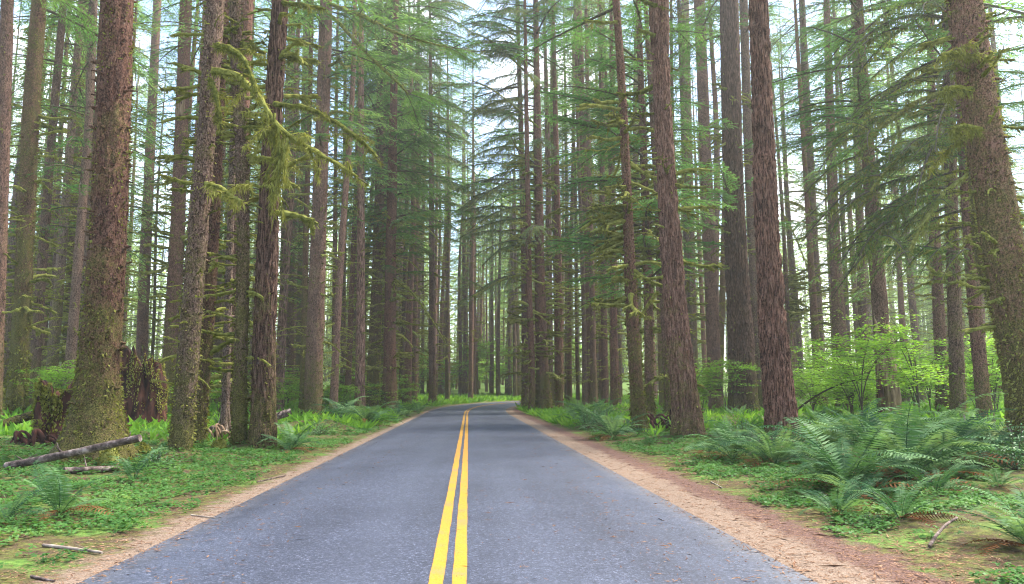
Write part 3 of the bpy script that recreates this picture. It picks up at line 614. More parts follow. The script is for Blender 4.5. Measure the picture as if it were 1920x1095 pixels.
# ---- right of the road
tree('root_right', 'dark conifer with spreading roots beside the bend', [(1019, 774), (1014, 600), (1011, 450), (1008, 250)], [(770, 32), (700, 26), (500, 20), (300, 16)], moss=0.35, grey=0.15, flare=0.75, dead=(40, 0.6, 3.0), deadz=(2, 20), knobs=80, crown=20, boughs=[(12, 48, 30, 4, 7.5, GREY, 180, 50), (16, 48, 16, 4, 7, FRESH, 180, 70)])
tree('slim_bend', 'slim dark crooked trunk leaning against the rooted conifer by the bend', [(996, 775), (1000, 700), (993, 600), (990, 400)], [(770, 12), (500, 12)], moss=0.2, grey=0.1, dead=(26, 0.6, 2.6), deadz=(4, 20), crown=10)
tree('straight_bend', 'straight brown trunk immediately left of the rooted conifer', [(985, 768), (984, 500), (976, 220)], [(760, 15), (500, 14)], moss=0.3, grey=0.35, dead=(34, 0.6, 3.0), deadz=(3, 24), crown=16, boughs=[(11, 54, 34, 4, 7.5, GREY, 185, 50), (18, 54, 18, 4, 7.5, FRESH, 185, 60)])
tree('red_bend', 'reddish trunk immediately right of the rooted conifer', [(1049, 770), (1047, 500), (1043, 300)], [(760, 17), (500, 14)], moss=0.25, grey=0.1, dead=(24, 0.5, 2.2), deadz=(3, 20), crown=12)
tree('thick_mid_right', 'thick red brown trunk rising behind the leafy verge bush', [(1108, 760), (1103, 600), (1094, 350), (1090, 200)], [(750, 30), (500, 24), (300, 20)], moss=0.2, grey=0.2, fis=0.4, dead=(14, 0.5, 2.0), deadz=(5, 20), crown=14, boughs=[(11, 30, 22, 3.5, 5.5, GREEN, 170, 60)])
tree('twin_dark', 'narrow blackish trunk behind the verge bush', [(1134, 762), (1130, 400)], [(750, 13), (400, 11)], moss=0.1, grey=0.2, dead=(8, 0.4, 1.5), crown=8)
tree('twin_red', 'narrow red brown trunk next to a blackish one behind the verge bush', [(1152, 764), (1149, 400)], [(750, 15), (400, 13)], moss=0.15, grey=0.1, dead=(10, 0.4, 1.6), crown=8)
tree('moss_foot', 'slender conifer with reddish upper trunk and green mossy foot by the right verge', [(1200, 812), (1192, 700), (1184, 580), (1173, 300), (1166, 150), (1155, 0)],
     [(805, 30), (700, 26), (500, 23), (300, 17), (0, 15)], moss=0.42, grey=0.1, flare=0.15, dead=(16, 0.4, 1.9), deadz=(4.5, 13), knobs=60, az=180)
tree('lean_right', 'leaning reddish grey conifer with a wide split foot at the right verge', [(1294, 822), (1278, 700), (1260, 500), (1247, 300), (1240, 150), (1235, 0)],
     [(818, 60), (760, 53), (700, 48), (500, 42), (300, 35), (120, 34), (0, 38)], moss=0.16, grey=0.25, fis=0.7, flare=0.25, ridge=0.05, dead=(9, 0.4, 1.2), deadz=(5, 13), knobs=40)
tree('behind_lean', 'thin mossy trunk tight behind the leaning reddish grey conifer', [(1254, 788), (1246, 600), (1234, 400)], [(780, 15), (400, 13)], moss=0.3, grey=0.4, dead=(14, 0.5, 2.0), crown=8)
tree('red_back', 'brown hemlock in the gap left of the leaning conifer with fresh green level boughs', [(1218, 790), (1215, 500), (1205, 250), (1200, 100)], [(780, 19), (400, 17)], moss=0.3, grey=0.25, dead=(14, 0.6, 2.2), deadz=(4, 16), crown=10, boughs=[(6.5, 19, 44, 3, 6.0, FRESH, 178, 45), (8, 18, 14, 3, 5.0, FRESH, 0, 45), (9, 20, 8, 3, 4.5, GREEN)])
tree('moss_back', 'moss draped trunk seen in the gap right of the leaning conifer', [(1302, 752), (1296, 500), (1288, 200), (1284, 0)], [(740, 18), (0, 16)], moss=0.5, grey=0.3, dead=(20, 0.5, 2.4), deadz=(5, 22), crown=10)
tree('pole_right', 'tall greyish brown pole trunk left of the dark thick one', [(1343, 768), (1336, 600), (1323, 300), (1311, 0)], [(760, 29), (500, 25), (0, 21)], moss=0.12, grey=0.4, dead=(8, 0.4, 1.6), deadz=(6, 20), knobs=60)
tree('dark_thick', 'thick dark conifer in shade left of the red furrowed one', [(1394, 775), (1390, 650), (1380, 480), (1372, 250), (1367, 0)], [(770, 58), (600, 48), (400, 40), (0, 35)], moss=0.18, grey=0.3, tone=0.6, fis=0.8, flare=0.15, ridge=0.05, dead=(10, 0.5, 2.0), deadz=(8, 20), boughs=[(9, 17, 9, 2.5, 4.5, FRESH, 250, 50)])  # bark toned down, so the shade on this trunk is in its colour
tree('grey_back_right', 'grey trunk peeping out behind the red furrowed conifer on its left', [(1428, 770), (1412, 500), (1402, 250), (1394, 0)], [(740, 20), (0, 16)], moss=0.35, grey=0.6, dead=(10, 0.4, 1.5))
tree('red_hero', 'big red barked conifer with deep furrows above the fern bank', [(1470, 826), (1455, 700), (1441, 500), (1431, 250), (1422, 0)],
     [(820, 60), (700, 54), (500, 45), (250, 39), (0, 35)], moss=-0.25, grey=0.06, tone=0.85, fis=1.0, flare=0.12, ridge=0.065, dead=(0, 0, 0), knobs=0)
tree('thin_dark_right', 'very thin dark sapling trunk hung with moss right of the red furrowed conifer', [(1484, 760), (1477, 600), (1469, 420), (1463, 280)], [(740, 10), (400, 9)], moss=0.45, grey=0.2, ztop=12.0, dead=(26, 0.6, 1.7), deadz=(6.5, 11), crown=0, az=0)
tree('double_right', 'grey trunk left in the row behind the fern bank', [(1540, 764), (1531, 600), (1521, 400), (1510, 150)], [(750, 26), (400, 21)], moss=0.2, grey=0.7, dead=(14, 0.5, 2.2), deadz=(6, 22), boughs=[(14, 30, 18, 3, 5, GREEN)])
tree('dark_row', 'dark brown trunk with mossy stubs behind the fern bank', [(1581, 768), (1573, 600), (1563, 420), (1556, 200)], [(760, 28), (400, 21)], moss=0.4, grey=0.2, dead=(24, 0.5, 2.0), deadz=(4, 22))
tree('slim_row', 'slim straight trunk between the dark one and the broken snag', [(1624, 766), (1616, 550), (1607, 250)], [(750, 19), (400, 15)], moss=0.25, grey=0.4, dead=(16, 0.4, 1.8), deadz=(5, 22))
tree('behind_snag', 'purplish leaning trunk directly behind the broken snag', [(1664, 782), (1652, 600), (1640, 450), (1624, 250), (1612, 50)], [(770, 32), (500, 28), (250, 24)], moss=0.1, grey=0.4, dead=(10, 0.4, 2.0), deadz=(8, 22), boughs=[(13, 27, 26, 3, 5.5, FRESH, 180, 90), (12, 27, 14, 3, 5, GREEN)])
tree('dark_right', 'dark trunk of the pair in the bright leafy hollow', [(1768, 775), (1760, 580), (1750, 400), (1746, 150)], [(760, 22), (400, 20)], moss=0.2, grey=0.25, dead=(12, 0.5, 2.0), deadz=(5, 18))
tree('grey_right', 'greyer trunk of the pair in the bright leafy hollow, with long drooping boughs', [(1797, 790), (1791, 600), (1785, 450), (1780, 200), (1776, 0)], [(780, 29), (450, 24), (0, 19)], moss=0.25, grey=0.55, dead=(12, 0.5, 2.0), deadz=(5, 18), boughs=[(7.5, 18, 17, 4, 6.5, DROOP, 190, 45), (8, 18, 12, 3.5, 6, GREY, 190, 45), (11, 20, 8, 3, 5, FRESH, 190, 60)])
tree('red_far_right', 'reddish leaning trunk left of the massive moss furred one', [(1848, 792), (1838, 700), (1820, 480), (1808, 300), (1800, 100)], [(785, 27), (500, 23), (200, 20)], moss=0.12, grey=0.15, dead=(8, 0.4, 1.6), deadz=(5, 14), boughs=[(6, 11, 9, 2.5, 4.2, DROOP, 215, 50), (6, 14, 10, 3, 4, GREEN, 10, 60)])
tree('big_right', 'massive moss furred conifer leaning in from the right edge', [(1952, 850), (1925, 715), (1886, 500), (1852, 290), (1806, 0)], [(840, 90), (700, 80), (500, 72), (280, 65), (0, 60)], moss=0.55, grey=0.1, tone=1.35, flare=0.3, ridge=0.03, dead=(14, 0.2, 0.7), deadz=(2, 10), knobs=150)
tree('thin_edge_right', 'thin dark trunk in front of the massive right hand conifer', [(1896, 812), (1889, 650), (1880, 520)], [(800, 12), (550, 10)], moss=0.3, grey=0.2, ztop=9.0, dead=(8, 0.4, 1.0), deadz=(3, 8), crown=0)

build_ground()

# ------------------------------------------------------------------ the far stand
def far_crown(seed, H=38.0, z0=8.0, leaf='needles_far_lit', n=90, dead=46, lmax=3.8):
    r = np.random.default_rng(seed); mb = MB()
    BP, BD, BL, BW, BN = [], [], [], [], []
    for q in range(n):
        h = z0 + (H - z0) * ((q + r.random()) / n) ** 0.9; u = (h - z0) / (H - z0); L = lmax * (0.5 + 0.9 * math.sin(min(1, u * 1.8 + 0.25) * 1.57)) * (1.15 - u) * r.uniform(0.6, 1.15) + 0.4
        an = r.uniform(0, 6.283); d = np.array((math.cos(an), math.sin(an), 0)); s = np.array((-d[1], d[0], 0)); t = np.linspace(0, 1, 6)
        P = np.outer(t * L, d) + np.array((0, 0, h)) + np.outer(0.12 * L * t - 0.42 * L * t * t, (0, 0, 1.0)) + d * 0.12
        tube(mb, P, 0.035 * (1 - 0.8 * t) + 0.006, 4, 0, cap=False)
        k = int(62 * L); tt = r.uniform(0.12, 1, k); w = 0.30 * L * (1.05 - tt) + 0.12; of = r.uniform(-1, 1, k)
        B = np.stack([np.interp(tt, t, P[:, c]) for c in range(3)], 1) + np.outer(of * w, s) - np.outer(np.abs(of) * w * r.uniform(0.1, 0.8, k), (0, 0, 1.0))
        D = d * 0.7 + np.outer(np.sign(of) * r.uniform(0.3, 1.2, k), s) - np.outer(r.uniform(0.1, 0.9, k), (0, 0, 1.0))
        BP.append(B); BD.append(D); BL.append(r.uniform(0.11, 0.26, k)); BW.append(r.uniform(0.026, 0.05, k)); BN.append(np.array((0, 0, 0.8)) + 0.8 * r.normal(size=(k, 3)))
    blades(mb, np.concatenate(BP), np.concatenate(BD), np.concatenate(BL), np.concatenate(BW), 1, np.concatenate(BN), 0.45, r)
    for q in range(dead):
        h = r.uniform(1.5, z0 + 6); an = r.uniform(0, 6.283); L = r.uniform(0.5, 1.6); d = np.array((math.cos(an), math.sin(an), 0)); t = np.linspace(0, 1, 5)
        P = np.outer(t * L, d) + np.array((0, 0, h)) + np.outer(L * (r.normal(0, 0.15) * t - 0.25 * r.random() * t * t), (0, 0, 1.0))
        tube(mb, P, 0.032 * (1 - 0.6 * t), 4, 2, cap=False)
        k = int(14 * L); tt = r.uniform(0.05, 1, k); B = np.stack([np.interp(tt, t, P[:, c]) for c in range(3)], 1)
        blades(mb, B, np.stack([0.5 * r.normal(size=k), 0.5 * r.normal(size=k), r.uniform(-1.2, 0.2, k)], 1), r.uniform(0.06, 0.28, k), 0.03, 2, None, 0.4, r)
    return mb.mesh('crown', [M['twig'], M[leaf], M['moss']], False)
FARC = [far_crown(300 + i, 38, [7, 10, 13, 16, 9, 20][i], ['needles_far_lit', 'needles_far_lit', 'needles_grey', 'needles_far_lit', 'needles', 'needles_far_lit'][i], [46, 42, 40, 34, 38, 30][i], [80, 80, 90, 80, 70, 90][i]) for i in range(6)]
FARTHIN = [far_crown(340 + i, 38, [17, 20, 23, 14][i], ['needles_far_lit', 'needles_far_lit', 'needles_grey', 'needles_far_lit'][i], [34, 28, 30, 32][i], [110, 120, 100, 110][i], 3.6) for i in range(4)]
FARLOW = [far_crown(320 + i, 38, [2.0, 3.0, 4.5][i], 'needles_sunlit', [110, 100, 96][i], 40) for i in range(3)]
FART = []
for i in range(5):
    r = np.random.default_rng(400 + i)
    pth = [(0, 0, 0), (8, r.normal(0, 0.12), r.normal(0, 0.12)), (18, r.normal(0, 0.25), r.normal(0, 0.2)), (30, r.normal(0, 0.3), 0)]
    mb, _, _, _ = trunk_mesh(pth, [(0, 0.42), (3, 0.36), (12, 0.30), (24, 0.2)], 38.0, False, 500 + i, 0.3, ridge=0.015, knobs=60)
    FART.append(mb.mesh('trunk', [M['bark']]))
def far_tree(x, y, label, group, s=1.0, w=1.0, r=rng, kinds=None):
    z = gz(x, y); root = thing('conifer_tree', label, 'tree', (x, y, z - 0.05), group, r.uniform(0, 6.283))
    root.scale = (s, s, s)
    root.rotation_euler = (r.normal(0, 0.015), r.normal(0, 0.015), r.uniform(0, 6.283))
    tr = obj('trunk', FART[r.integers(len(FART))], root, scale=(w, w, 1)); tr['moss'] = float(r.uniform(0.0, 0.6)); tr['grey'] = float(r.uniform(0, 0.9)); tr['fissure'] = float(r.random() < 0.3); tr['tone'] = float(r.uniform(0.85, 1.5))
    kinds = kinds or FARC; obj('crown', kinds[r.integers(len(kinds))], root)
def far_stand():
    r = np.random.default_rng(77); placed = [(T['base'][0], T['base'][1]) for T in TREES.values()]
    zones = [  # x range in tangent units, depth range, count, height scale, crowns, label, group
        ((-0.72, -0.40), (36, 75), 22, 1.2, FARTHIN + FARC, 'slim mossy conifer in the deep stand behind the huge spruce', 'slim conifers behind the huge spruce'),
        ((-0.42, -0.20), (44, 85), 22, 1.2, FARTHIN + FARTHIN + FARC, 'slim conifer in the crowded stand behind the left verge trunks', 'slim conifers behind the left verge'),
        ((-0.20, -0.055), (66, 120), 38, 1.35, FARTHIN, 'thin straight conifer in the crowded stand left of the bend', 'thin conifers left of the bend'),
        ((-0.075, 0.03), (99, 150), 34, 0.9, FARTHIN, 'thin distant conifer closing the view beyond the bend', 'thin distant conifers beyond the bend'),
        ((0.02, 0.14), (64, 120), 26, 1.35, FARTHIN, 'thin conifer in the dim stand right of the bend', 'thin conifers right of the bend'),
        ((0.13, 0.36), (50, 95), 22, 1.2, FARTHIN + FARTHIN + FARC, 'slim conifer in the pale stand behind the leaning and red furrowed trunks', 'slim conifers behind the right verge'),
        ((0.35, 0.74), (48, 100), 24, 1.2, FARTHIN + FARC, 'slim conifer in the bright leafy wood beyond the fern bank', 'slim conifers beyond the fern bank'),
        ((0.10, 0.78), (72, 140), 30, 1.1, FARLOW, 'pale low branched conifer deep in the wood on the right', 'pale low branched conifers on the right'),
        ((-0.78, -0.12), (72, 140), 28, 1.1, FARLOW, 'pale low branched conifer deep in the wood on the left', 'pale low branched conifers on the left'),
        ((-0.16, 0.14), (130, 175), 12, 0.75, FARLOW, 'far conifer blending into the pale green depth past the bend', 'far conifers in the depth past the bend'),
    ]
    for (a, b), (y0, y1), n, hs, kinds, lab, grp in zones:
        k = tries = 0
        while k < n and tries < 3000:
            tries += 1; y = r.uniform(y0, y1); x = r.uniform(a, b) * y
            if any((x - p) ** 2 + (y - q) ** 2 < (1.3 if y < 120 else 3.0) ** 2 for p, q in placed): continue
            d, _ = road_dist(np.array([x]), np.array([y]))
            if d[0] < 6.0: continue
            placed.append((x, y)); s_ = hs * r.uniform(0.85, 1.15); far_tree(x, y, lab, grp, s_, r.uniform(0.45, 1.0) / s_ ** 0.7, r, kinds); k += 1
far_stand()
def distant_forest():
    r = np.random.default_rng(123); mb = MB(); BP, BD, BL = [], [], []
    for q in range(460):
        y = r.uniform(148, 255); x = r.uniform(-0.85, 0.85) * y; z0 = gz(x, y); H = r.uniform(26, 52)
        t = np.linspace(0, 1, 5); tube(mb, np.stack([x + 0 * t, y + 0 * t, z0 - 0.5 + H * t], 1), 0.38 * (1.02 - t), 6, 0, cap=False)
        k = 300; u = r.uniform(0.0, 1.0, k) ** 1.15; a = r.uniform(0, 6.283, k); rr = (4.6 * (1.05 - u) + 0.4) * np.sqrt(r.uniform(0.05, 1, k))
        BP.append(np.stack([x + rr * np.cos(a), y + rr * np.sin(a), z0 + H * u - 0.25 * rr], 1)); BD.append(np.stack([np.cos(a), np.sin(a), r.uniform(-0.9, 0.1, k)], 1)); BL.append(r.uniform(0.5, 1.5, k))
    BL = np.concatenate(BL); blades(mb, np.concatenate(BP), np.concatenate(BD), BL, 0.42 * BL, 1, None, 0.5, r)
    stuff('distant_forest', mb.mesh('distant_forest', [M['twig'], M['needles_sunlit']], False), 'pale green mass of the far forest behind all trunks', 'forest')
distant_forest()

# ------------------------------------------------------------------ haze: pale forest air
def build_haze():
    mb = MB(); x0, x1, y0, y1, z0, z1 = -340, 340, -70, 340, -3.0, 82.0
    V = [(x, y, z) for z in (z0, z1) for y in (y0, y1) for x in (x0, x1)]
    mb.add(V, [(0, 2, 3, 1), (4, 5, 7, 6), (0, 1, 5, 4), (2, 6, 7, 3), (0, 4, 6, 2), (1, 3, 7, 5)])
    m = bpy.data.materials.new('haze'); m.use_nodes = True; t = m.node_tree; t.nodes.clear(); o = N(t, 'ShaderNodeOutputMaterial')
    p = N(t, 'ShaderNodeVolumePrincipled'); p.inputs['Color'].default_value = (0.93, 0.97, 0.93, 1); p.inputs['Density'].default_value = 0.0008; p.inputs['Anisotropy'].default_value = 0.45
    t.links.new(p.outputs[0], o.inputs['Volume'])
    h = stuff('haze', mb.mesh('haze', [m], False), 'faint pale haze filling the whole forest', 'haze'); h.display_type = 'WIRE'
build_haze()

# ------------------------------------------------------------------ big mossy limbs that can be followed one by one
def px_path(T, pts, n=22):
    Y = T['Y']; P = np.array([at_depth(a, b, Y + (c if c is not None else 0)) for a, b, c in pts]) - T['base']
    s = np.concatenate([[0], np.cumsum(np.linalg.norm(np.diff(P, axis=0), axis=1))]); u = np.linspace(0, s[-1], n)
    Q = np.stack([np.interp(u, s, P[:, k]) for k in range(3)], 1)
    for _ in range(2): Q[1:-1] = (Q[:-2] + 2 * Q[1:-1] + Q[2:]) / 4
    return Q
def mossy_limb(key, pts, r0=0.06, r1=0.015, strand=0.25, dens=240, label=None, curtain=None, twigs=6, moss=True, sprays=0, kind=None, smin=0.3, smax=0.6):
    T = TREES[key]; r = T['r']; Q = px_path(T, pts); n = len(Q); t = np.linspace(0, 1, n); L = np.linalg.norm(np.diff(Q, axis=0), axis=1).sum()
    mb = MB(); rad = r0 + (r1 - r0) * t; tube(mb, Q, rad, 8, 0, 0.25, 5); paths = [Q]
    for _ in range(twigs):
        u = r.uniform(0.2, 0.95); b = np.array([np.interp(u, t, Q[:, k]) for k in range(3)]); l = r.uniform(0.3, 1.0) * (1.2 - 0.5 * u); q = np.linspace(0, 1, 7)[:, None]
        d = np.array((r.normal(0.3, 0.8), r.normal(0, 0.8), r.uniform(-0.7, 0.5))); d /= np.linalg.norm(d)
        W = b + q * l * d + q * q * np.array((0, 0, -0.35 * l)); tube(mb, W, np.linspace(0.016, 0.005, 7), 4, 0, 0.2, 3); paths.append(W)
    o = obj('branch', mb.mesh('branch', [M['twig']]), T['root'])
    if label: o['label'] = label
    if moss:
        mm = MB(); tube(mm, Q[:-1] + np.array((0, 0, 0.012)), rad[:-1] * 1.25 + 0.022 * (0.5 + r.random(n - 1)), 8, 0, 0.5, 9)
        for W in paths:
            l = np.linalg.norm(np.diff(W, axis=0), axis=1).sum(); k = int(dens * l); u = r.uniform(0, 1, k)
            B = np.stack([np.interp(u, np.linspace(0, 1, len(W)), W[:, c]) for c in range(3)], 1) + r.normal(0, 0.02, (k, 3))
            blades(mm, B, np.stack([0.3 * r.normal(size=k), 0.3 * r.normal(size=k), r.uniform(-1.4, 0.1, k)], 1), strand * r.uniform(0.15, 1.0, k) ** 1.5 + 0.03, 0.02, 0, None, 0.35, r)
        obj('moss', mm.mesh('moss', [M['moss']], False), o)
    for c in (curtain or []):
        mm = MB(); b = at_depth(c[0], c[1], T['Y'] + c[4]) - T['base']; hgt = (c[2]) ; k = int(c[3])
        for q in range(4):
            of = np.array((r.normal(0, 0.13), r.normal(0, 0.1), 0)); h1 = hgt * r.uniform(0.45, 1.0); z = np.linspace(0, 1, 12)
            W = b + of + np.stack([0.12 * np.sin(z * 4 + q) * z, 0.08 * np.cos(z * 3 + q) * z, -h1 * z], 1)
            tube(mm, W, 0.030 * (1 - 0.85 * z) + 0.005, 6, 0, 0.7, q); kk = k // 4; u = r.uniform(0, 1, kk)
            B = np.stack([np.interp(u, z, W[:, a]) for a in range(3)], 1)
            blades(mm, B, np.stack([0.45 * r.normal(size=kk), 0.35 * r.normal(size=kk), -1 + 0 * u], 1), r.uniform(0.08, 0.4, kk), 0.018, 0, None, 0.4, r)
        cu = obj('hanging_moss', mm.mesh('hanging_moss', [M['moss']], False), o); cu['label'] = 'long curtain of hanging yellow green moss'
    for _ in range(sprays):
        u = r.uniform(0.25, 1.0); b = np.array([np.interp(u, t, Q[:, k]) for k in range(3)]); dq = Q[min(n - 1, int(u * n))] - Q[max(0, int(u * n) - 3)]
        obj('bough', kind[r.integers(len(kind))], T['root'], b, (r.normal(0, 0.2), r.normal(0.1, 0.25), math.atan2(dq[1], dq[0]) + r.normal(0, 0.7)), r.uniform(smin, smax))
mossy_limb('smooth_left', [(400, 135, -0.4), (440, 136, -0.8), (470, 165, -1.2), (492, 190, -1.5), (518, 238, -1.8), (560, 268, -2.0), (620, 300, -2.0), (690, 346, -2.0)], 0.05, 0.015, 0.22, 240,
           'long arching limb thick with yellow green moss', [(505, 215, 1.1, 340, -1.7), (528, 245, 2.1, 700, -1.85), (540, 262, 1.5, 420, -1.9)], 9)
mossy_limb('smooth_left', [(404, 86, -0.3), (430, 92, -0.8), (455, 106, -1.3), (475, 150, -1.6), (482, 185, -1.7)], 0.05, 0.018, 0.26, 240, None, None, 4)
mossy_limb('smooth_left', [(392, 148, -0.5), (402, 165, -0.7), (410, 200, -0.8), (414, 240, -0.85)], 0.035, 0.015, 0.3, 300, None, None, 2)
mossy_limb('smooth_left', [(385, 345, -0.3), (410, 350, -0.6), (440, 372, -0.9), (458, 380, -1.0)], 0.03, 0.012, 0.3, 260, None, None, 3)
mossy_limb('grey_pair', [(450, 240, 0), (480, 238, -0.4), (510, 244, -0.6)], 0.025, 0.01, 0.25, 240, None, None, 2)
mossy_limb('grey_pair', [(462, 293, 0), (500, 297, -0.4), (528, 300, -0.5)], 0.025, 0.01, 0.25, 240, None, None, 2)
mossy_limb('grey_pair', [(446, 88, 0), (480, 84, -0.3)], 0.025, 0.012, 0.25, 240, None, None, 2)
mossy_limb('brown_left', [(515, 196, -0.2), (560, 200, -0.6), (600, 212, -0.8), (640, 236, -0.9), (690, 275, -1.0), (715, 305, -1.0)], 0.05, 0.012, 0.16, 200, None, None, 8)
mossy_limb('brown_left', [(522, 6, -0.1), (570, 10, -0.3), (612, 18, -0.4)], 0.035, 0.012, 0.2, 180, None, None, 3)
mossy_limb('brown_left', [(520, 105, -0.1), (560, 110, -0.3), (600, 115, -0.4)], 0.025, 0.01, 0.2, 180, None, None, 3)
mossy_limb('pale_left', [(612, 22, -0.2), (650, 58, -1.0), (690, 104, -1.8), (735, 145, -2.2), (775, 185, -2.5)], 0.09, 0.02, 0.14, 130, None, None, 10, True, 12, GREEN, 0.6, 1.1)
mossy_limb('pale_left', [(613, 5, -0.2), (680, 30, -1.0), (740, 62, -1.8), (800, 80, -2.2), (850, 90, -2.4)], 0.09, 0.02, 0.12, 130, None, None, 10, True, 14, GREEN, 0.6, 1.1)
mossy_limb('mossy_knob', [(708, 612, -0.2), (740, 606, -0.5), (775, 608, -0.7), (812, 612, -0.8)], 0.05, 0.02, 0.16, 200, 'long level mossy branch', None, 4)
mossy_limb('mossy_knob', [(706, 512, -0.2), (750, 508, -0.5), (788, 512, -0.7)], 0.04, 0.018, 0.18, 200, None, None, 4)
mossy_limb('mossy_knob', [(704, 642, -0.2), (680, 643, -0.5), (672, 641, -0.6)], 0.035, 0.018, 0.14, 200, None, None, 1)
mossy_limb('mossy_knob', [(708, 500, -0.2), (735, 480, -0.6), (770, 490, -0.8), (800, 520, -1.0)], 0.04, 0.015, 0.12, 160, None, None, 5)
mossy_limb('red_verge', [(738, 420, -0.2), (770, 410, -0.8), (800, 425, -1.0), (830, 460, -1.2)], 0.045, 0.015, 0.14, 160, None, None, 6, True, 3, GREEN, 0.4, 0.8)
mossy_limb('red_verge', [(735, 520, -0.2), (775, 550, -0.8), (810, 600, -1.0), (840, 650, -1.2)], 0.045, 0.012, 0.10, 120, None, None, 6)
mossy_limb('moss_foot', [(1174, 385, -0.2), (1140, 388, -0.6), (1118, 390, -0.8), (1096, 402, -0.9)], 0.035, 0.012, 0.22, 240, None, None, 3)
mossy_limb('moss_foot', [(1172, 350, -0.2), (1150, 350, -0.5), (1130, 352, -0.6)], 0.03, 0.012, 0.2, 240, None, None, 2)
mossy_limb('moss_foot', [(1157, 42, -0.2), (1125, 42, -0.4), (1093, 38, -0.5)], 0.03, 0.012, 0.12, 220, None, None, 1)
mossy_limb('moss_foot', [(1184, 540, -0.1), (1165, 520, -0.3), (1145, 523, -0.4)], 0.03, 0.012, 0.16, 200, None, None, 2)
mossy_limb('moss_foot', [(1186, 620, 0.1), (1215, 570, 0.2), (1235, 545, 0.3)], 0.025, 0.01, 0.16, 200, None, None, 2)
mossy_limb('lean_right', [(1240, 15, -0.2), (1212, 5, -0.4), (1190, -8, -0.5)], 0.06, 0.03, 0.12, 120, None, None, 2)
mossy_limb('lean_right', [(1238, 70, -0.1), (1215, 62, -0.3), (1195, 55, -0.4)], 0.03, 0.012, 0.12, 120, None, None, 2)
mossy_limb('behind_lean', [(1238, 430, 0), (1215, 440, -0.3), (1195, 460, -0.5)], 0.03, 0.012, 0.35, 240, None, None, 4)
mossy_limb('root_right', [(1010, 520, -0.2), (975, 515, -1.0), (940, 525, -2.0), (905, 545, -3.0), (880, 560, -3.5)], 0.06, 0.02, 0.2, 130, None, None, 8, True, 8, GREY, 0.5, 0.9)
mossy_limb('straight_bend', [(980, 360, -0.2), (940, 350, -1.0), (900, 370, -2.0), (875, 395, -2.5)], 0.06, 0.02, 0.2, 130, None, None, 8, True, 8, GREY, 0.6, 1.0)
mossy_limb('root_right', [(1015, 600, -0.2), (1040, 596, -0.6), (1075, 586, -1.0)], 0.05, 0.02, 0.16, 180, None, None, 4)
mossy_limb('root_right', [(1010, 240, -0.2), (960, 195, -1.0), (920, 165, -2.0), (880, 150, -2.6)], 0.05, 0.02, 0.1, 100, None, None, 8, True, 6, GREY, 0.5, 0.9)
mossy_limb('root_right', [(1010, 160, -0.2), (960, 110, -1.0), (920, 75, -2.0), (885, 60, -2.6)], 0.05, 0.02, 0.1, 100, None, None, 8, True, 6, GREY, 0.5, 0.9)
mossy_limb('thin_dark_right', [(1466, 372, 0), (1500, 385, -0.4), (1540, 405, -0.7)], 0.03, 0.012, 0.4, 260, None, None, 5)
mossy_limb('thin_dark_right', [(1468, 400, 0), (1490, 440, -0.4), (1510, 490, -0.6), (1522, 520, -0.7)], 0.03, 0.01, 0.3, 260, None, None, 4)
mossy_limb('thin_dark_right', [(1475, 530, 0), (1505, 540, -0.4), (1535, 550, -0.6)], 0.03, 0.012, 0.12, 260, None, None, 2)
mossy_limb('grey_right', [(1776, 170, -0.2), (1720, 190, -1.0), (1660, 230, -1.8), (1600, 300, -2.4)], 0.07, 0.02, 0.25, 160, None, None, 8, True, 6, DROOP, 0.6, 1.1)
mossy_limb('grey_right', [(1780, 250, -0.2), (1720, 270, -1.0), (1660, 320, -1.8), (1610, 390, -2.2)], 0.07, 0.02, 0.25, 160, None, None, 8, True, 6, DROOP, 0.6, 1.1)
mossy_limb('grey_right', [(1784, 330, -0.2), (1740, 345, -1.0), (1690, 390, -1.6), (1640, 460, -2.0)], 0.06, 0.02, 0.25, 160, None, None, 8, True, 6, DROOP, 0.5, 1.0)
mossy_limb('red_far_right', [(1812, 330, -0.2), (1770, 360, -0.6), (1730, 420, -1.0), (1700, 480, -1.2)], 0.05, 0.015, 0.3, 160, None, None, 6, True, 6, DROOP, 0.4, 0.8)
for y_, x_ in ((100, 1770), (165, 1772), (238, 1790)):
    mossy_limb('big_right', [(x_ + 50, y_ + 6, -0.4), (x_ + 18, y_ - 2, -0.7), (x_ - 8, y_ + 4, -0.9)], 0.03, 0.012, 0.3, 300, None, None, 2)

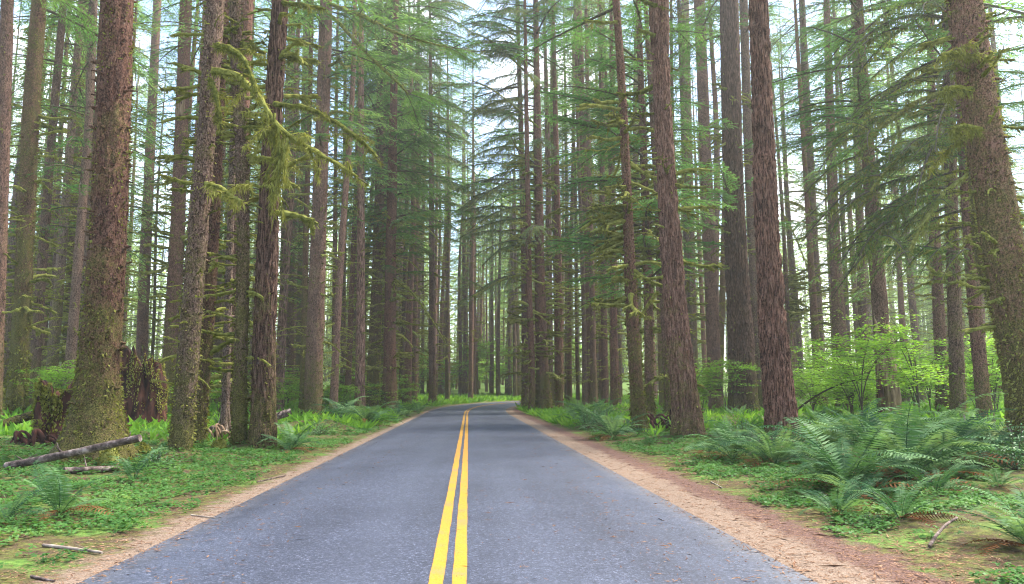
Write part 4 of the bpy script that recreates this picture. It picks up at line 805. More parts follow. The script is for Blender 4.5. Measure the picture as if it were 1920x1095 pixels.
# ------------------------------------------------------------------ stumps, snag, logs, boulders, roots, sticks
def stump(label, px, py, top, w, seed, material='rot', jag=0.5, lean=0.0, moss_cap=True, name='rotten_stump', Y=None, flare=0.35):
    g = ground_at(px, py) if Y is None else at_depth(px, py, Y); g[2] = gz(g[0], g[1]); Y = g[1]; r = np.random.default_rng(seed)
    H = at_depth(px, top, Y)[2] - g[2]; rad = w * Y / F / 2; root = thing(name, label, 'stump', g)
    seg, n = 44, 30; a = np.linspace(0, 2 * np.pi, seg, endpoint=False); t = np.linspace(-0.08, 1, n); d = np.stack([np.cos(a), np.sin(a), 0 * a], 1)
    prof = 1 - jag * (0.5 + 0.5 * fbm(d * 1.7 + seed, 3, seed)) ; prof = np.clip(prof + 0.14 * vnoise(d * 7 + seed, seed), 0.35, 1.12)
    z = t[:, None] * H * prof[None]; q = np.stack([d[None, :, 0] * rad * 6 + 0 * z, d[None, :, 1] * rad * 6 + 0 * z, z * 1.2], -1).reshape(-1, 3) + seed
    rr = rad * (0.86 + flare * np.exp(-np.clip(z, 0, 9) / (0.25 * H)) + 0.20 * fbm(q, 4, seed).reshape(n, seg) + 0.10 * np.abs(vnoise(q * np.array((1.3, 1.3, 0.35)), seed + 3)).reshape(n, seg))
    V = d[None] * rr[..., None]; V[..., 2] = z; V[..., 0] += lean * z
    inner = V[-1] * np.array((0.72, 0.72, 1)); inner[:, 2] = V[-1, :, 2] * 0.94; floor_ = inner * np.array((0.9, 0.9, 0.55))
    A = np.concatenate([V, inner[None], floor_[None]]); m_ = n + 2
    i = np.arange(m_ - 1)[:, None] * seg; j = np.arange(seg)[None]; k = (j + 1) % seg
    mb = MB(); mb.add(A.reshape(-1, 3), np.stack([i + j, i + k, i + seg + k, i + seg + j], -1).reshape(-1, 4))
    c = np.concatenate([floor_, floor_.mean(0)[None]]); mb.add(c, np.stack([np.arange(seg), (np.arange(seg) + 1) % seg, np.full(seg, seg)], 1))
    obj('wood', mb.mesh('wood', [M[material]]), root)
    if moss_cap:
        mm = MB(); kk = 3200; ii = r.integers(0, seg, kk); jj = np.clip((n * r.beta(3, 1.2, kk)).astype(int), 0, n - 1); keep = vnoise(np.stack([d[ii, 0] * 2, d[ii, 1] * 2, jj * 0.12], 1) + seed, 4) > -0.12
        ff = r.random(kk)[:, None]; B = (V[jj, ii] * (1 - ff) + V[jj, (ii + 1) % seg] * ff)[keep]; blades(mm, B, np.stack([d[ii, 0][keep] * 0.4, d[ii, 1][keep] * 0.4, r.uniform(-1, 0.7, keep.sum())], 1), r.uniform(0.05, 0.16, keep.sum()), 0.05, 0, None, 0.45, r)
        obj('moss', mm.mesh('moss', [M['moss']], False), root)
    return root, H, rad
stump('jagged dark red rotten stump left of the huge spruce', 102, 828, 700, 66, 21, jag=0.45)
stump('broad red rotten stump with mossy top right of the huge spruce', 258, 800, 652, 82, 27, jag=0.35)
sr, sh, srad = stump('tall broken pale brown snag in front of the bright leafy hollow', 1671, 782, 603, 35, 33, 'snagwood', 0.22, -0.01, False, 'broken_snag', flare=0.15)
mb = MB(); tt = np.linspace(0, 1, 10); tube(mb, np.stack([-srad * 1.15 - 0.12 * (1 - tt), -srad * 0.6 + 0 * tt, sh * 0.52 * tt - 0.1], 1), 0.16 * (1 - 0.75 * tt ** 2), 7, 0, 0.5, 8); obj('splinter', mb.mesh('splinter', [M['rot']]), sr)
mb = MB(); tube(mb, np.stack([srad * 0.95 + 0 * tt, -srad * 0.2 + 0 * tt, sh * (0.62 + 0.30 * tt)], 1), 0.06 * (1.1 - 0.8 * np.abs(tt - 0.5)), 6, 0, 0.5, 8); obj('splinter', mb.mesh('splinter', [M['twig']]), sr)

def log(name, label, cat, p0, p1, w, material, stubs=4, seed=0, sag=0.0, taper=0.75, n=26, seg=14, lump=0.12, parts=True, group=None):
    p0 = np.asarray(p0, float); p1 = np.asarray(p1, float); t = np.linspace(0, 1, n); r = np.random.default_rng(seed); L = np.linalg.norm(p1 - p0)
    P = np.outer(t, p1 - p0) + np.outer(0.03 * L * np.sin(t * 4 + seed), (0, 1, 0)) * 0.4 + np.outer(-sag * 4 * t * (1 - t), (0, 0, 1))
    root = thing(name, label, cat, p0, group); mb = MB(); rad = w / 2 * (1 - (1 - taper) * t); tube(mb, P, rad, seg, 0, lump, seed); obj('wood', mb.mesh('wood', [M[material]]), root)
    for _ in range(stubs):
        u = r.uniform(0.08, 0.95); b = np.array([np.interp(u, t, P[:, k]) for k in range(3)]); d = np.array((r.normal(0, 0.5), r.normal(0, 0.5), r.uniform(0.2, 1))); l = r.uniform(0.1, 0.35); q = np.linspace(0, 1, 4)[:, None]
        m2 = MB(); tube(m2, b + q * d * (l + w / 2), np.array((0.018, 0.015, 0.012, 0.006)) * (w / 0.16), 5, 0); obj('twig', m2.mesh('twig', [M[material]]), root)
    return root
def gp(px, py, up=0.0):
    p = ground_at(px, py); p[2] += up; return p
a = at_depth(12, 874, 14.3); a[2] = gz(a[0], a[1]) + 0.07; b = at_depth(262, 821, 14.0)
log('fallen_log', 'long grey brown log leaning across the foot of the huge spruce', 'log', a, b, 0.145, 'logbark', 6, 3, 0.02, 0.95)
log('fallen_log', 'thin brown log lying flat among pale ferns below the huge spruce', 'log', gp(120, 888, 0.05), gp(222, 884, 0.06), 0.12, 'logbark', 2, 4)
a = gp(474, 800, 0.1); log('fallen_log', 'pale grey log end showing right of the furrowed brown trunk', 'log', a, at_depth(546, 772, a[1] + 0.6), 0.34, 'logbark', 1, 6, 0, 0.9)
a = gp(-8, 806, 0.12); log('fallen_log', 'mossy log lying at the left edge of the view', 'log', a, at_depth(62, 778, a[1] + 1.0), 0.32, 'bark', 1, 7, 0, 0.9)
a = gp(382, 836, 0.03); log('fallen_log', 'half buried mossy log behind the leaning pair of trunks', 'log', gp(372, 812, 0.08), gp(420, 806, 0.1), 0.2, 'bark', 1, 8)
a = gp(1500, 806, 0.15); log('fallen_stick', 'pale stick lying at the foot of the red barked conifer', 'stick', a, at_depth(1562, 795, a[1] + 0.3), 0.06, 'palewood', 1, 9, seg=7)
a = gp(1742, 1030, 0.03); b = gp(1764, 1002, 0.12); log('fallen_stick', 'crooked stick on the leafy right verge', 'stick', a, gp(1795, 990, 0.10), 0.036, 'logbark', 1, 12, -0.03, 0.8, seg=7)
log('fallen_stick', 'pale stick on the dirt at the lower left verge', 'stick', gp(80, 1027, 0.02), gp(192, 1042, 0.025), 0.035, 'palewood', 1, 13, 0, 0.8, seg=7)
log('fallen_stick', 'short twig on the left shoulder beside the asphalt', 'stick', gp(358, 968, 0.012), gp(403, 973, 0.012), 0.02, 'palewood', 0, 14, 0, 0.8, seg=6)
log('fallen_stick', 'brown twig in the bottom left corner', 'stick', gp(58, 1084, 0.012), gp(102, 1094, 0.012), 0.025, 'logbark', 0, 15, 0, 0.8, seg=6)
log('fallen_stick', 'small forked twig on the brown right shoulder', 'stick', gp(1333, 905, 0.012), gp(1354, 917, 0.015), 0.022, 'palewood', 1, 16, 0, 0.8, seg=6)
log('fallen_stick', 'long thin twig on the left shoulder below the furrowed trunk', 'stick', gp(482, 905, 0.012), gp(536, 893, 0.015), 0.025, 'logbark', 0, 18, 0, 0.8, seg=6)
a = gp(1817, 824); log('fallen_stick', 'upright pale broken stick among the ferns at the right', 'stick', a, at_depth(1808, 778, a[1]), 0.05, 'palewood', 0, 17, 0, 0.8, seg=7)
a = gp(1918, 842, 0.1); log('fallen_stick', 'slanting pale stick at the far right edge', 'stick', a, at_depth(1888, 800, a[1]), 0.04, 'palewood', 0, 19, 0, 0.8, seg=7)
a = gp(1478, 792, 0.2); log('fallen_branch', 'long dark bare branch arching behind the red barked conifer', 'branch', a, at_depth(1650, 712, a[1] + 3), 0.09, 'bark', 5, 22, -0.5, 0.4, seg=7)

def boulder(label, px, py, w, h, seed, material='moss', name='mossy_boulder', cat='boulder'):
    g = gp(px, py); r = np.random.default_rng(seed); seg, n = 22, 12; sz = w * g[1] / F / 2; hz = h * g[1] / F
    th = np.linspace(-0.5, 1, n) * math.pi / 2; a = np.linspace(0, 2 * np.pi, seg, endpoint=False)
    d = np.stack([np.cos(th)[:, None] * np.cos(a), np.cos(th)[:, None] * np.sin(a), np.sin(th)[:, None] + 0 * a[None]], -1); q = d.reshape(-1, 3)
    s = (1 + 0.25 * fbm(q * 1.6 + seed, 3, seed)).reshape(n, seg, 1); V = d * s * np.array((sz, sz * 0.9, hz))
    i = np.arange(n - 1)[:, None] * seg; j = np.arange(seg)[None]; k = (j + 1) % seg; root = thing(name, label, cat, g)
    mb = MB(); mb.add(V.reshape(-1, 3), np.stack([i + j, i + k, i + seg + k, i + seg + j], -1).reshape(-1, 4)); obj('rock', mb.mesh('rock', [M[material]]), root)
    kk = 700; ii = r.integers(0, n * seg, kk); B = V.reshape(-1, 3)[ii]; mm = MB(); blades(mm, B, q[ii] + 0.5 * r.normal(size=(kk, 3)), r.uniform(0.02, 0.07, kk), 0.03, 0, None, 0.45, r); obj('moss', mm.mesh('moss', [M['moss']], False), root)
boulder('small moss covered boulder at the foot of the paired trunks', 410, 846, 28, 20, 41)
boulder('moss lump at the base of the huge spruce, right of the long leaning log', 203, 872, 34, 30, 44)
boulder('moss lump left of the leaning grey trunk', 268, 850, 20, 16, 47)

def roots(label, px, py, n, span, hgt, seed, material='palewood', name='root_tangle', thick=0.06):
    g = gp(px, py); r = np.random.default_rng(seed); root = thing(name, label, 'roots', g)
    for _ in range(n):
        a0 = r.uniform(0, 6.283); t = np.linspace(0, 1, 10); l = span * r.uniform(0.5, 1.0); d = np.array((math.cos(a0), math.sin(a0) * 0.6, 0)); b = r.normal(0, span * 0.25, 3) * np.array((1, 0.6, 0))
        P = b + np.outer(t * l, d) + np.outer(hgt * r.uniform(0.4, 1.1) * np.sin(np.pi * np.clip(t * 1.0 + 0.08, 0, 1)) - 0.05, (0, 0, 1)) + np.outer(0.1 * np.sin(t * 7 + a0), (d[1], -d[0], 0))
        mb = MB(); tube(mb, P, thick * r.uniform(0.5, 1.1) * (1.1 - 0.6 * t), 7, 0, 0.4, seed); obj('root', mb.mesh('root', [M[material]]), root)
roots('tangle of brown roots between the mossy footed and the leaning conifer', 1240, 806, 16, 1.1, 0.75, 51, 'rot')
roots('pale upturned root wad left of the mossy boulder', 402, 830, 9, 0.8, 0.55, 55, 'snagwood')
roots('dark root tangle under the jagged rotten stump', 70, 835, 10, 0.9, 0.4, 57, 'rot')
T = tree('split_pale', 'pale dead conifer with a split twisted foot beside the paired trunks', [(421, 828), (424, 720), (428, 560), (434, 380), (440, 150)], [(820, 22), (760, 15), (500, 14), (200, 12)], moss=0.0, grey=1.0, flare=1.2, dead=(8, 0.4, 1.2), crown=4)
for i_, (dx, dy) in enumerate(((-0.55, -0.2), (-0.25, -0.45), (0.2, -0.5), (-0.75, 0.15))):
    mb = MB(); tt = np.linspace(0, 1, 9); tube(mb, np.stack([dx * tt ** 1.4 * 1.2, dy * tt ** 1.4, 1.1 * (1 - tt) ** 1.6 - 0.06], 1), 0.07 * (1.15 - 0.7 * tt), 7, 0, 0.3, i_); obj('root', mb.mesh('root', [M['palewood']]), T['root'])
tree('arched_moss', 'dark mossy trunk arching behind the massive right hand conifer', [(1912, 815), (1898, 690), (1876, 600), (1850, 530), (1835, 470), (1830, 400)], [(800, 18), (600, 24), (450, 20)], moss=0.9, grey=0.2, ztop=11, dead=(5, 0.3, 0.8), deadz=(4, 9), crown=0)

# ------------------------------------------------------------------ ferns
def frond_mesh(seed, rise, arch, matname='fern', n=27):
    r = np.random.default_rng(seed); mb = MB(); t = np.linspace(0, 1, 11); th = rise - arch * t ** 1.2
    ds = 1.0 / 10; x = np.concatenate([[0], np.cumsum(np.cos(th[:-1]) * ds)]); z = np.concatenate([[0], np.cumsum(np.sin(th[:-1]) * ds)]); y = 0.06 * np.sin(t * 2 + seed) * t
    P = np.stack([x, y, z], 1); tube(mb, P, 0.006 * (1 - 0.75 * t), 3, 0, cap=False)
    u = np.linspace(0.16, 0.99, n); B = np.stack([np.interp(u, t, P[:, k]) for k in range(3)], 1); T, A, Bn = frames(P)
    Tu = np.stack([np.interp(u, t, T[:, k]) for k in range(3)], 1); Au = np.stack([np.interp(u, t, A[:, k]) for k in range(3)], 1); Nu = np.cross(Au, Tu)
    ln = 0.135 * np.clip(np.sin(np.pi * np.clip(u * 0.86 + 0.10, 0, 1)), 0.05, 1) ** 0.75
    for s in (-1, 1):
        D = s * Au + 0.30 * Tu - 0.16 * np.abs(Nu) * np.array((0, 0, 1.0)) + 0.06 * r.normal(size=(n, 3))
        blades(mb, B, D, ln * r.uniform(0.85, 1.1, n), 0.027 * (1.1 - 0.45 * u), 0, Nu + 0.18 * r.normal(size=(n, 3)), 0.28, r)
    return mb.mesh('frond', [M[matname]], False)
FROND = [frond_mesh(600 + i, [1.15, 0.95, 1.25, 0.75, 1.05][i], [1.5, 1.35, 1.9, 1.2, 1.0][i]) for i in range(5)]
FRONDD = [frond_mesh(620 + i, [0.5, 0.3][i], [1.1, 0.7][i], 'fern_dead', 18) for i in range(2)]
def fern(x, y, size, n, label, group=None, dead=4, seed=0, tilt=None, name='sword_fern', az=None):
    r = np.random.default_rng(seed); root = thing(name, label, 'fern', (x, y, gz(x, y) - 0.01), group)
    for q in range(n):
        an = q * 2.4 + r.normal(0, 0.25) if az is None else R(r.normal(*az)); s = size * r.uniform(0.7, 1.15)
        obj('frond', FROND[r.integers(5)], root, (0.03 * math.cos(an), 0.03 * math.sin(an), 0.02), (r.normal(0, 0.2), r.normal(0.0 if tilt is None else tilt, 0.16), an), s)
    for q in range(dead):
        an = r.uniform(0, 6.283); obj('dead_frond', FRONDD[r.integers(2)], root, (0, 0, 0.03), (r.normal(0, 0.3), r.normal(0.1, 0.1), an), size * r.uniform(0.6, 0.95))
FERNS = [  # px, py of the crown on the ground, frond length in px, fronds, label
    (1588, 925, 140, 20, 'large sword fern at the front left of the fern bank by the shoulder', 8), (1700, 905, 150, 20, 'large sword fern with brown dead skirt in the middle of the fern bank', 12),
    (1640, 868, 140, 18, 'tall sword fern right below the broken snag', 4), (1765, 868, 135, 16, 'upright sword fern at the right of the fern bank', 5),
    (1560, 858, 100, 16, 'sword fern just right of the red barked conifer', 4), (1375, 862, 88, 15, 'sword fern between the leaning and the red barked conifers', 6),
    (1452, 875, 85, 14, 'low sword fern at the foot of the red barked conifer', 5), (1935, 1030, 130, 18, 'sword fern reaching in from the lower right edge', 7),
    (1570, 968, 75, 9, 'small sword fern overhanging the brown shoulder', 5), (1690, 975, 95, 9, 'pale spreading fern below the fern bank', 5), (1490, 895, 45, 6, 'small fern tip at the edge of the shoulder below the red barked conifer', 3),
    (1850, 850, 85, 12, 'yellow green fern beneath the massive right hand conifer', 2), (1740, 828, 80, 12, 'sword fern behind the fern bank by the pale upright stick', 3),
    (1620, 822, 70, 11, 'small sword fern at the foot of the broken snag', 2), (1806, 835, 75, 11, 'fern in front of the reddish leaning trunk', 2),
    (112, 968, 105, 9, 'near sword fern with drooping fronds at the lower left', 4), (545, 846, 62, 13, 'lone sword fern beside the furrowed brown trunk', 5),
    (640, 792, 60, 15, 'sword fern right of the straight pale trunk', 4), (688, 800, 62, 16, 'dark sword fern in front of the knobbly mossy conifer', 4), (610, 772, 52, 12, 'bright fern at the back of the left fern bank', 2),
    (655, 772, 55, 13, 'bright green fern on top of the left fern bank', 2), (785, 776, 36, 11, 'small fern on the left verge towards the bend', 2), (762, 782, 36, 10, 'small fern left of the last verge fern before the bend', 2),
    (745, 785, 34, 10, 'fern at the flared foot of the stout red brown conifer', 2), (1110, 800, 58, 14, 'dark fern in the verge clump right of the bend', 3), (1150, 822, 60, 14, 'fern in front of the verge clump beside the mossy footed conifer', 4),
    (1085, 795, 45, 12, 'low fern at the left end of the right verge clump', 3), (250, 900, 62, 7, 'flat pale fern in front of the leafy mound', 0),
    (10, 985, 70, 8, 'fern shaded at the left edge', 4), (880, 0, 0, 0, '', 0)]
for i, (px, py, L, n, lab, dd) in enumerate(FERNS):
    if not n: continue
    g = gp(px, py); fern(g[0], g[1], 1.35 * L * g[1] / F, int(n * 1.3), lab, None, dd, 700 + i)
def fern_scatter():
    r = np.random.default_rng(91); k = 0
    while k < 46:
        side = r.choice((-1, 1), p=(0.45, 0.55)); y = r.uniform(24, 62); e = r.uniform(3.2, 15); x = -0.16 - 0.0584 * y + side * (HALF + e)
        if abs(x / y) > 0.72: continue
        fern(x, y, r.uniform(0.7, 1.15), 10, ['fern in the undergrowth between the trunks behind the left verge', 'fern in the undergrowth between the trunks behind the right verge'][side > 0], ['ferns among the left trunks', 'ferns among the right trunks'][side > 0], 1, 800 + k); k += 1
fern_scatter()
def fern_bank():
    r = np.random.default_rng(97)
    for k, (px, py) in enumerate(((1515, 872), (1545, 895), (1610, 890), (1660, 915), (1725, 880), (1790, 895), (1835, 880), (1870, 915), (1640, 945), (1750, 925), (1805, 860), (1420, 868), (1330, 852), (1880, 860), (1700, 850))):
        g = gp(px + r.normal(0, 8), py); fern(g[0], g[1], r.uniform(0.55, 1.15), int(r.integers(9, 16)), 'sword fern crowded into the bank below the broken snag and right hand trunks', 'sword ferns filling the right bank', int(r.integers(2, 7)), 860 + k)
fern_bank()

# ------------------------------------------------------------------ leafy shrubs
def maple_parts(seed, H=3.2, W=2.0, n=26, leaf=0.11, tiers=True):
    r = np.random.default_rng(seed); st = MB(); lf = MB(); BP, BD, BL, BN = [], [], [], []
    for q in range(max(3, n // 6)):
        a = r.uniform(0, 6.283); t = np.linspace(0, 1, 8); h = H * r.uniform(0.6, 1.0); P = np.stack([np.cos(a) * W * 0.5 * t ** 2.4, np.sin(a) * W * 0.5 * t ** 2.4, h * (t - 0.12 * t * t)], 1)
        tube(st, P, 0.018 * (1.05 - 0.8 * t), 5, 0, 0.2, seed)
        for w in range(6):
            u = r.uniform(0.35, 1.0); b = np.array([np.interp(u, t, P[:, k]) for k in range(3)]); aa = r.uniform(0, 6.283); l = W * r.uniform(0.25, 0.6); d = np.array((math.cos(aa), math.sin(aa), r.normal(0.05, 0.12)))
            tube(st, b + np.outer(np.linspace(0, 1, 4), d * l), np.array((0.010, 0.008, 0.006, 0.003)), 3, 0, cap=False)
            k = int(46 * l); s = r.uniform(0.15, 1.05, k); off = r.normal(0, 0.16, (k, 3)) * np.array((1, 1, 0.28)); B = b + np.outer(s, d * l) + off
            a3 = r.uniform(0, 6.283, k)
            for m_ in (-0.75, 0, 0.75):
                BP.append(B); BD.append(np.stack([np.cos(a3 + m_), np.sin(a3 + m_), -0.25 + 0 * a3], 1)); BL.append(leaf * r.uniform(0.6, 1.1, k) * (1 if m_ == 0 else 0.8)); BN.append(np.array((0, 0, 1.0)) + 0.35 * r.normal(size=(k, 3)))
    BL = np.concatenate(BL); blades(lf, np.concatenate(BP), np.concatenate(BD), BL, BL * 0.55, 0, np.concatenate(BN), 0.45, r)
    return st.mesh('stem', [M['twig']]), lf.mesh('foliage', [M['maple']], False)
def bush_parts(seed, H=1.2, W=1.3, n=700, leaf=0.09, material='salal'):
    r = np.random.default_rng(seed); st = MB(); lf = MB()
    tips = []
    for q in range(26):
        a = r.uniform(0, 6.283); e = r.uniform(0.15, 1.45); d = np.array((math.cos(a) * math.cos(e), math.sin(a) * math.cos(e), math.sin(e))); t = np.linspace(0, 1, 6); l = r.uniform(0.55, 1.0)
        P = np.outer(t, d * l * np.array((W, W, H))) + np.outer(-0.18 * l * t * t, (0, 0, 1)); tube(st, P, 0.012 * (1.1 - 0.8 * t), 4, 0, cap=False); tips.append(P)
    P = np.array(tips); ii = r.integers(0, len(P), n); u = r.uniform(0.3, 1.0, n) ; B = np.stack([[np.interp(u[k], np.linspace(0, 1, 6), P[ii[k], :, c]) for c in range(3)] for k in range(n)]) + r.normal(0, 0.06, (n, 3)); B[:, 2] = np.abs(B[:, 2])
    D = r.normal(size=(n, 3)) * np.array((1, 1, 0.5)); L = leaf * r.uniform(0.6, 1.2, n); blades(lf, B, D, L, L * 0.5, 0, np.array((0, 0, 1.0)) + 0.5 * r.normal(size=(n, 3)), 0.45, r)
    return st.mesh('stem', [M['twig']], False), lf.mesh('foliage', [M[material]], False)
MAPLE = [maple_parts(900 + i, [3.0, 3.6, 2.4, 4.2][i], [2.2, 2.6, 2.0, 2.4][i], [30, 36, 24, 36][i]) for i in range(4)]
BUSH = [bush_parts(930 + i, [1.2, 0.8, 1.6][i], [1.2, 1.0, 1.3][i], [900, 700, 1200][i]) for i in range(3)]
SAPL = [bush_parts(950 + i, 2.2, 1.4, 2200, 0.11, 'needles_fresh') for i in range(2)]
def shrub(kind, name, label, cat, x, y, s, r, group=None):
    root = thing(name, label, cat, (x, y, gz(x, y) - 0.03), group, r.uniform(0, 6.283)); a, b = kind[r.integers(len(kind))]
    obj('stem', a, root, scale=s); obj('foliage', b, root, scale=s)
def shrubs():
    r = np.random.default_rng(66)
    one = [(MAPLE, 'vine_maple', 'bright green maple spreading level sprays above the broken snag', 'maple', 1690, 772, 1.25), (MAPLE, 'vine_maple', 'bright maple left of the broken snag between the dark trunks', 'maple', 1590, 771, 1.1),
           (MAPLE, 'vine_maple', 'bright maple beside the trunk pair in the leafy hollow', 'maple', 1745, 774, 1.1), (MAPLE, 'vine_maple', 'bright maple behind the reddish leaning trunk', 'maple', 1850, 775, 1.0),
           (MAPLE, 'vine_maple', 'pale green maple sapling behind the broad red stump', 'maple', 268, 770, 0.95), (MAPLE, 'vine_maple', 'leafy green maple in the gap right of the leaning conifer', 'maple', 1318, 778, 0.8),
           (MAPLE, 'vine_maple', 'leafy maple just right of the red barked conifer', 'maple', 1520, 772, 0.9), (SAPL, 'verge_bush', 'rounded feathery green bush at the back of the right verge', 'bush', 1125, 786, 0.75),
           (SAPL, 'verge_bush', 'feathery bush left of the rounded one on the right verge', 'bush', 1088, 778, 0.5), (BUSH, 'salal_bush', 'dark glossy salal bush on the right verge by the mossy footed conifer', 'bush', 1135, 812, 0.9),
           (BUSH, 'salal_bush', 'low dark salal at the front of the right verge clump', 'bush', 1100, 806, 0.8), (BUSH, 'huckleberry_bush', 'leafy bush left of the red barked conifer foot', 'bush', 1395, 822, 0.8), (BUSH, 'huckleberry_bush', 'low leafy bush between leaning conifer and red barked one', 'bush', 1355, 815, 0.7),
           (BUSH[1:2], 'huckleberry_bush', 'leafy mound of small plants in front of the huge spruce', 'bush', 292, 878, 0.78), (BUSH, 'huckleberry_bush', 'low leafy bush on the mound beside the lone fern', 'bush', 600, 815, 0.7), (BUSH, 'huckleberry_bush', 'dark bush at the verge under the stout red brown conifer', 'bush', 765, 775, 0.6),
           (BUSH, 'huckleberry_bush', 'leafy plants filling the gap behind the paired trunks', 'bush', 470, 800, 0.7), (BUSH, 'huckleberry_bush', 'small broad leaved plant in front of the fern bank', 'bush', 1640, 985, 0.28), (BUSH, 'huckleberry_bush', 'leafy bush at the right edge beneath the massive conifer', 'bush', 1905, 880, 0.7)]
    for k, n, lab, c, px, py, s in one:
        g = gp(px, py); shrub(k, n, lab, c, g[0], g[1], s, r)
    for (a, b), (y0, y1), n, lab, grp in (((0.40, 0.70), (28, 60), 40, 'bright green maple in the leafy hollow beyond the fern bank', 'maples beyond the fern bank'), ((0.20, 0.40), (42, 70), 12, 'bright maple in the gaps behind the right verge trunks', 'maples behind the right verge trunks'),
                                      ((-0.70, -0.38), (34, 60), 12, 'bright maple low among the left trunks', 'maples among the left trunks'), ((-0.35, -0.12), (46, 75), 12, 'bright maple low behind the left verge trunks', 'maples behind the left verge'), ((-0.16, 0.14), (96, 140), 30, 'yellow green shrub under the trees at the bend', 'shrubs at the bend')):
        k = 0
        while k < n:
            y = r.uniform(y0, y1); x = r.uniform(a, b) * y
            if road_dist(np.array([x]), np.array([y]))[0][0] < 6.5: continue
            shrub(MAPLE, 'vine_maple', lab, 'maple', x, y, r.uniform(0.8, 1.45) * (2.2 if 'bend' in lab else 1.0), r, grp); k += 1
shrubs()

# ------------------------------------------------------------------ a label of its own for every repeat
SHORT = dict(spruce_left='huge spruce', smooth_left='foremost leaning trunk', dark_left='darker leaning trunk', snag_left='scarred split conifer', grey_pair='mossy grey green trunk', brown_left='furrowed brown trunk', pale_left='straight pale trunk',
             mossy_knob='knobbly mossy conifer', red_verge='stout red brown conifer', mossy_far_left='crooked moss furred conifer', branchy_left='many branched mossy conifer', slim_dark='slim dark conifer', moss_post='slender moss covered conifer',
             dark_mid='plain dark pole trunk', pink_mid='straight pinkish trunk', purple_mid='purplish flared trunk', bend_mid='broad trunk ahead', root_right='dark rooted conifer', thick_mid_right='thick red brown trunk', moss_foot='mossy footed conifer',
             lean_right='leaning split footed conifer', pole_right='greyish pole trunk', dark_thick='thick dark conifer', red_hero='red furrowed conifer', double_right='grey row trunk', dark_row='dark stubby trunk', behind_snag='broken snag',
             grey_right='drooping boughed trunk', red_far_right='reddish leaning trunk', big_right='massive mossy conifer')
ORD = ['first', 'second', 'third', 'fourth', 'fifth', 'sixth', 'seventh', 'eighth', 'ninth', 'tenth', 'eleventh', 'twelfth', 'thirteenth', 'fourteenth', 'fifteenth', 'sixteenth', 'seventeenth', 'eighteenth', 'nineteenth', 'twentieth', 'twenty-first', 'twenty-second', 'twenty-third', 'twenty-fourth']
def tell_apart():
    anchors = [(TREES[k]['base'][0] / TREES[k]['base'][1], v) for k, v in SHORT.items()]; slots = {}
    for o in list(C.objects):
        if o.parent is None and o.get('group') and o.get('category') in ('tree', 'maple', 'fern'):
            u = o.location.x / o.location.y; a = min(anchors, key=lambda q: abs(q[0] - u)); slots.setdefault((o['category'], a[1], u > a[0]), []).append((abs(u - a[0]), o.name))
    for (cat, short, right), lst in slots.items():
        for k, (_, nm) in enumerate(sorted(lst)):
            o = bpy.data.objects[nm]; side = 'right' if right else 'left'; place = '%s one to the %s of the %s' % (ORD[min(k, 23)], side, short)
            if cat == 'tree':
                tr = [c for c in o.children if c.name.startswith('trunk')][0]; look = 'mossy' if tr['moss'] > 0.42 else 'greyish' if tr['grey'] > 0.5 else 'reddish'
                o['label'] = 'thin %s background conifer, %s' % (look, place)
            elif cat == 'maple': o['label'] = 'bright green background maple, ' + place
            else: o['label'] = 'green background fern, ' + place
tell_apart()
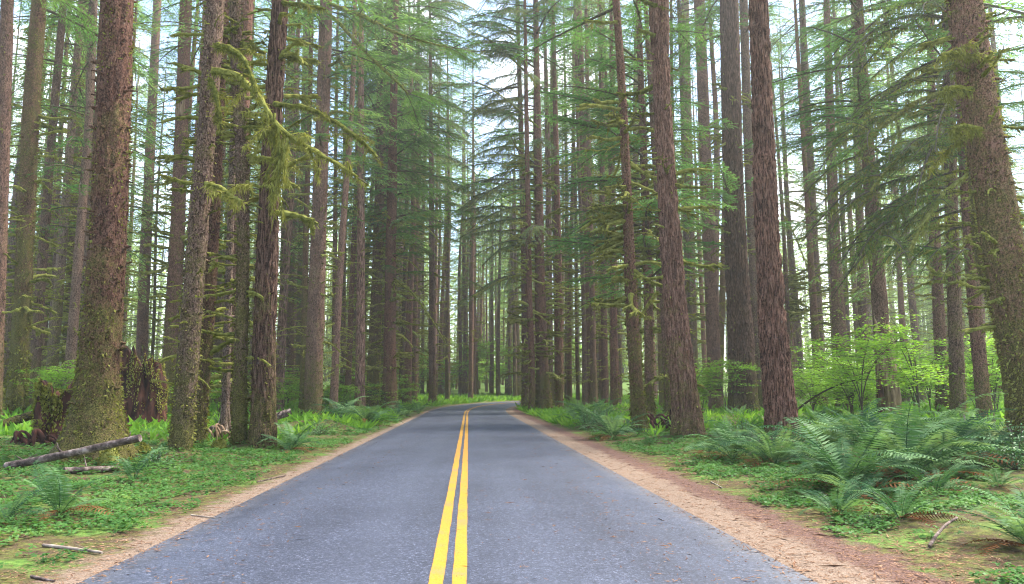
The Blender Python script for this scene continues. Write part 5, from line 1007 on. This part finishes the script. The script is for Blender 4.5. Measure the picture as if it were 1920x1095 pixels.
# ------------------------------------------------------------------ ground cover, undergrowth, litter
def scatter(n, y0, y1, e0, e1, side, r, power=0.5):
    y = y0 + (y1 - y0) * r.uniform(0, 1, n) ** (1 / power) if power < 0 else np.exp(r.uniform(math.log(y0), math.log(y1), n))
    e = e0 + (e1 - e0) * r.uniform(0, 1, n); x = -0.16 - 0.0584 * y + side * (HALF + e); return x, y, e
def ground_cover():
    r = np.random.default_rng(5); mb = MB()
    for side, n, e0, e1, thr, y1 in ((-1, 62000, 0.5, 9.0, -0.08, 48), (1, 56000, 1.2, 9.0, 0.02, 48), (1, 14000, 1.5, 7.0, -0.12, 17)):
        x, y, e = scatter(n, 5.5, y1, e0, e1, side, r)
        d = n2(x, y, 0.8, 21) + 0.5 * n2(x, y, 3.0, 22) + r.normal(0, 0.12, n) - 0.5 * (1 - sstep(e0, e0 + 0.6, e))
        k = d > thr; x, y = x[k], y[k]; m = len(x); z = height(x, y); s = (0.026 + 0.0009 * y) * r.uniform(0.6, 1.35, m); hh = r.uniform(0.01, 0.10, m) * (1 + 0.5 * n2(x, y, 1.5, 8)); a = r.uniform(0, 6.283, m)
        B = np.stack([x, y, z + hh], 1)
        for q in range(3):
            aq = a + q * 2.094; blades(mb, B, np.stack([np.cos(aq), np.sin(aq), r.normal(-0.15, 0.3, m)], 1), s * 1.25, s * 1.15, 0, np.array((0, 0, 1.0)) + 0.25 * r.normal(size=(m, 3)), 0.6, r)
    stuff('ground_cover', mb.mesh('ground_cover', [M['oxalis']], False), 'low clover like leaves carpeting both verges', 'ground cover')
    mb = MB(); BP, BD, BL = [], [], []
    for side, n, e0, e1, y0, y1 in ((-1, 5200, 2.5, 60, 22, 125), (1, 5200, 3.2, 75, 24, 125), (-1, 700, 1.0, 4, 30, 70), (1, 700, 1.5, 4, 34, 70)):
        x, y, e = scatter(n, y0, y1, e0, e1, side, r); ok = (np.abs(x / y) < 0.78) & (road_dist(x, y)[0] > HALF + 1.2); x, y = x[ok], y[ok]; z = height(x, y)
        for q in range(8):
            a = r.uniform(0, 6.283, len(x)); BP.append(np.stack([x + 0.1 * np.cos(a), y + 0.1 * np.sin(a), z], 1)); BD.append(np.stack([np.cos(a), np.sin(a), r.uniform(0.3, 1.6, len(x))], 1)); BL.append(r.uniform(0.15, 0.62, len(x)))
    n = 5200; x = r.uniform(-26, 22, n); y = r.uniform(70, 118, n); d_ = road_dist(x, y)[0]; ok = (d_ > HALF + 0.9) & (d_ < 16); x, y = x[ok], y[ok]; z = height(x, y)
    for q in range(7):
        a = r.uniform(0, 6.283, len(x)); BP.append(np.stack([x + 0.1 * np.cos(a), y + 0.1 * np.sin(a), z], 1)); BD.append(np.stack([np.cos(a), np.sin(a), r.uniform(0.4, 1.8, len(x))], 1)); BL.append(r.uniform(0.25, 0.85, len(x)))
    BL = np.concatenate(BL); blades(mb, np.concatenate(BP), np.concatenate(BD), BL, 0.22 * BL, 0, None, 0.5, r)
    stuff('undergrowth', mb.mesh('undergrowth', [M['undergrowth']], False), 'bright green low undergrowth covering the forest floor between trunks', 'undergrowth')
    mb = MB()
    for side, n, e0, e1 in ((-1, 6000, -0.12, 0.9), (1, 16000, -0.12, 2.2), (1, 5000, 0.6, 4.0), (-1, 9000, 0.5, 7.0), (1, 7000, 1.5, 7.0), (-1, 900, -1.4, 0.0), (1, 1300, -1.4, 0.0), (1, 500, -3.2, -0.5)):
        x, y, e = scatter(n, 5.5, 30, e0, e1, side, r); z = height(x, y) + 0.006; a = r.uniform(0, 6.283, n); L = r.exponential(0.035, n) + 0.02
        z = np.where(e < 0.08, np.maximum(z, 0.006 + 0.035 * (1 - np.clip((HALF + np.minimum(e, 0)) / HALF, 0, 1) ** 2)), z)
        blades(mb, np.stack([x, y, z], 1), np.stack([np.cos(a), np.sin(a), r.normal(0, 0.1, n)], 1), L, 0.006 + 0.06 * L, 0, np.array((0, 0, 1.0)) + 0.3 * r.normal(size=(n, 3)), 0.5, r)
    stuff('needle_litter', mb.mesh('needle_litter', [M['litter']], False), 'brown needles and twig bits strewn over the shoulders', 'litter')
ground_cover()
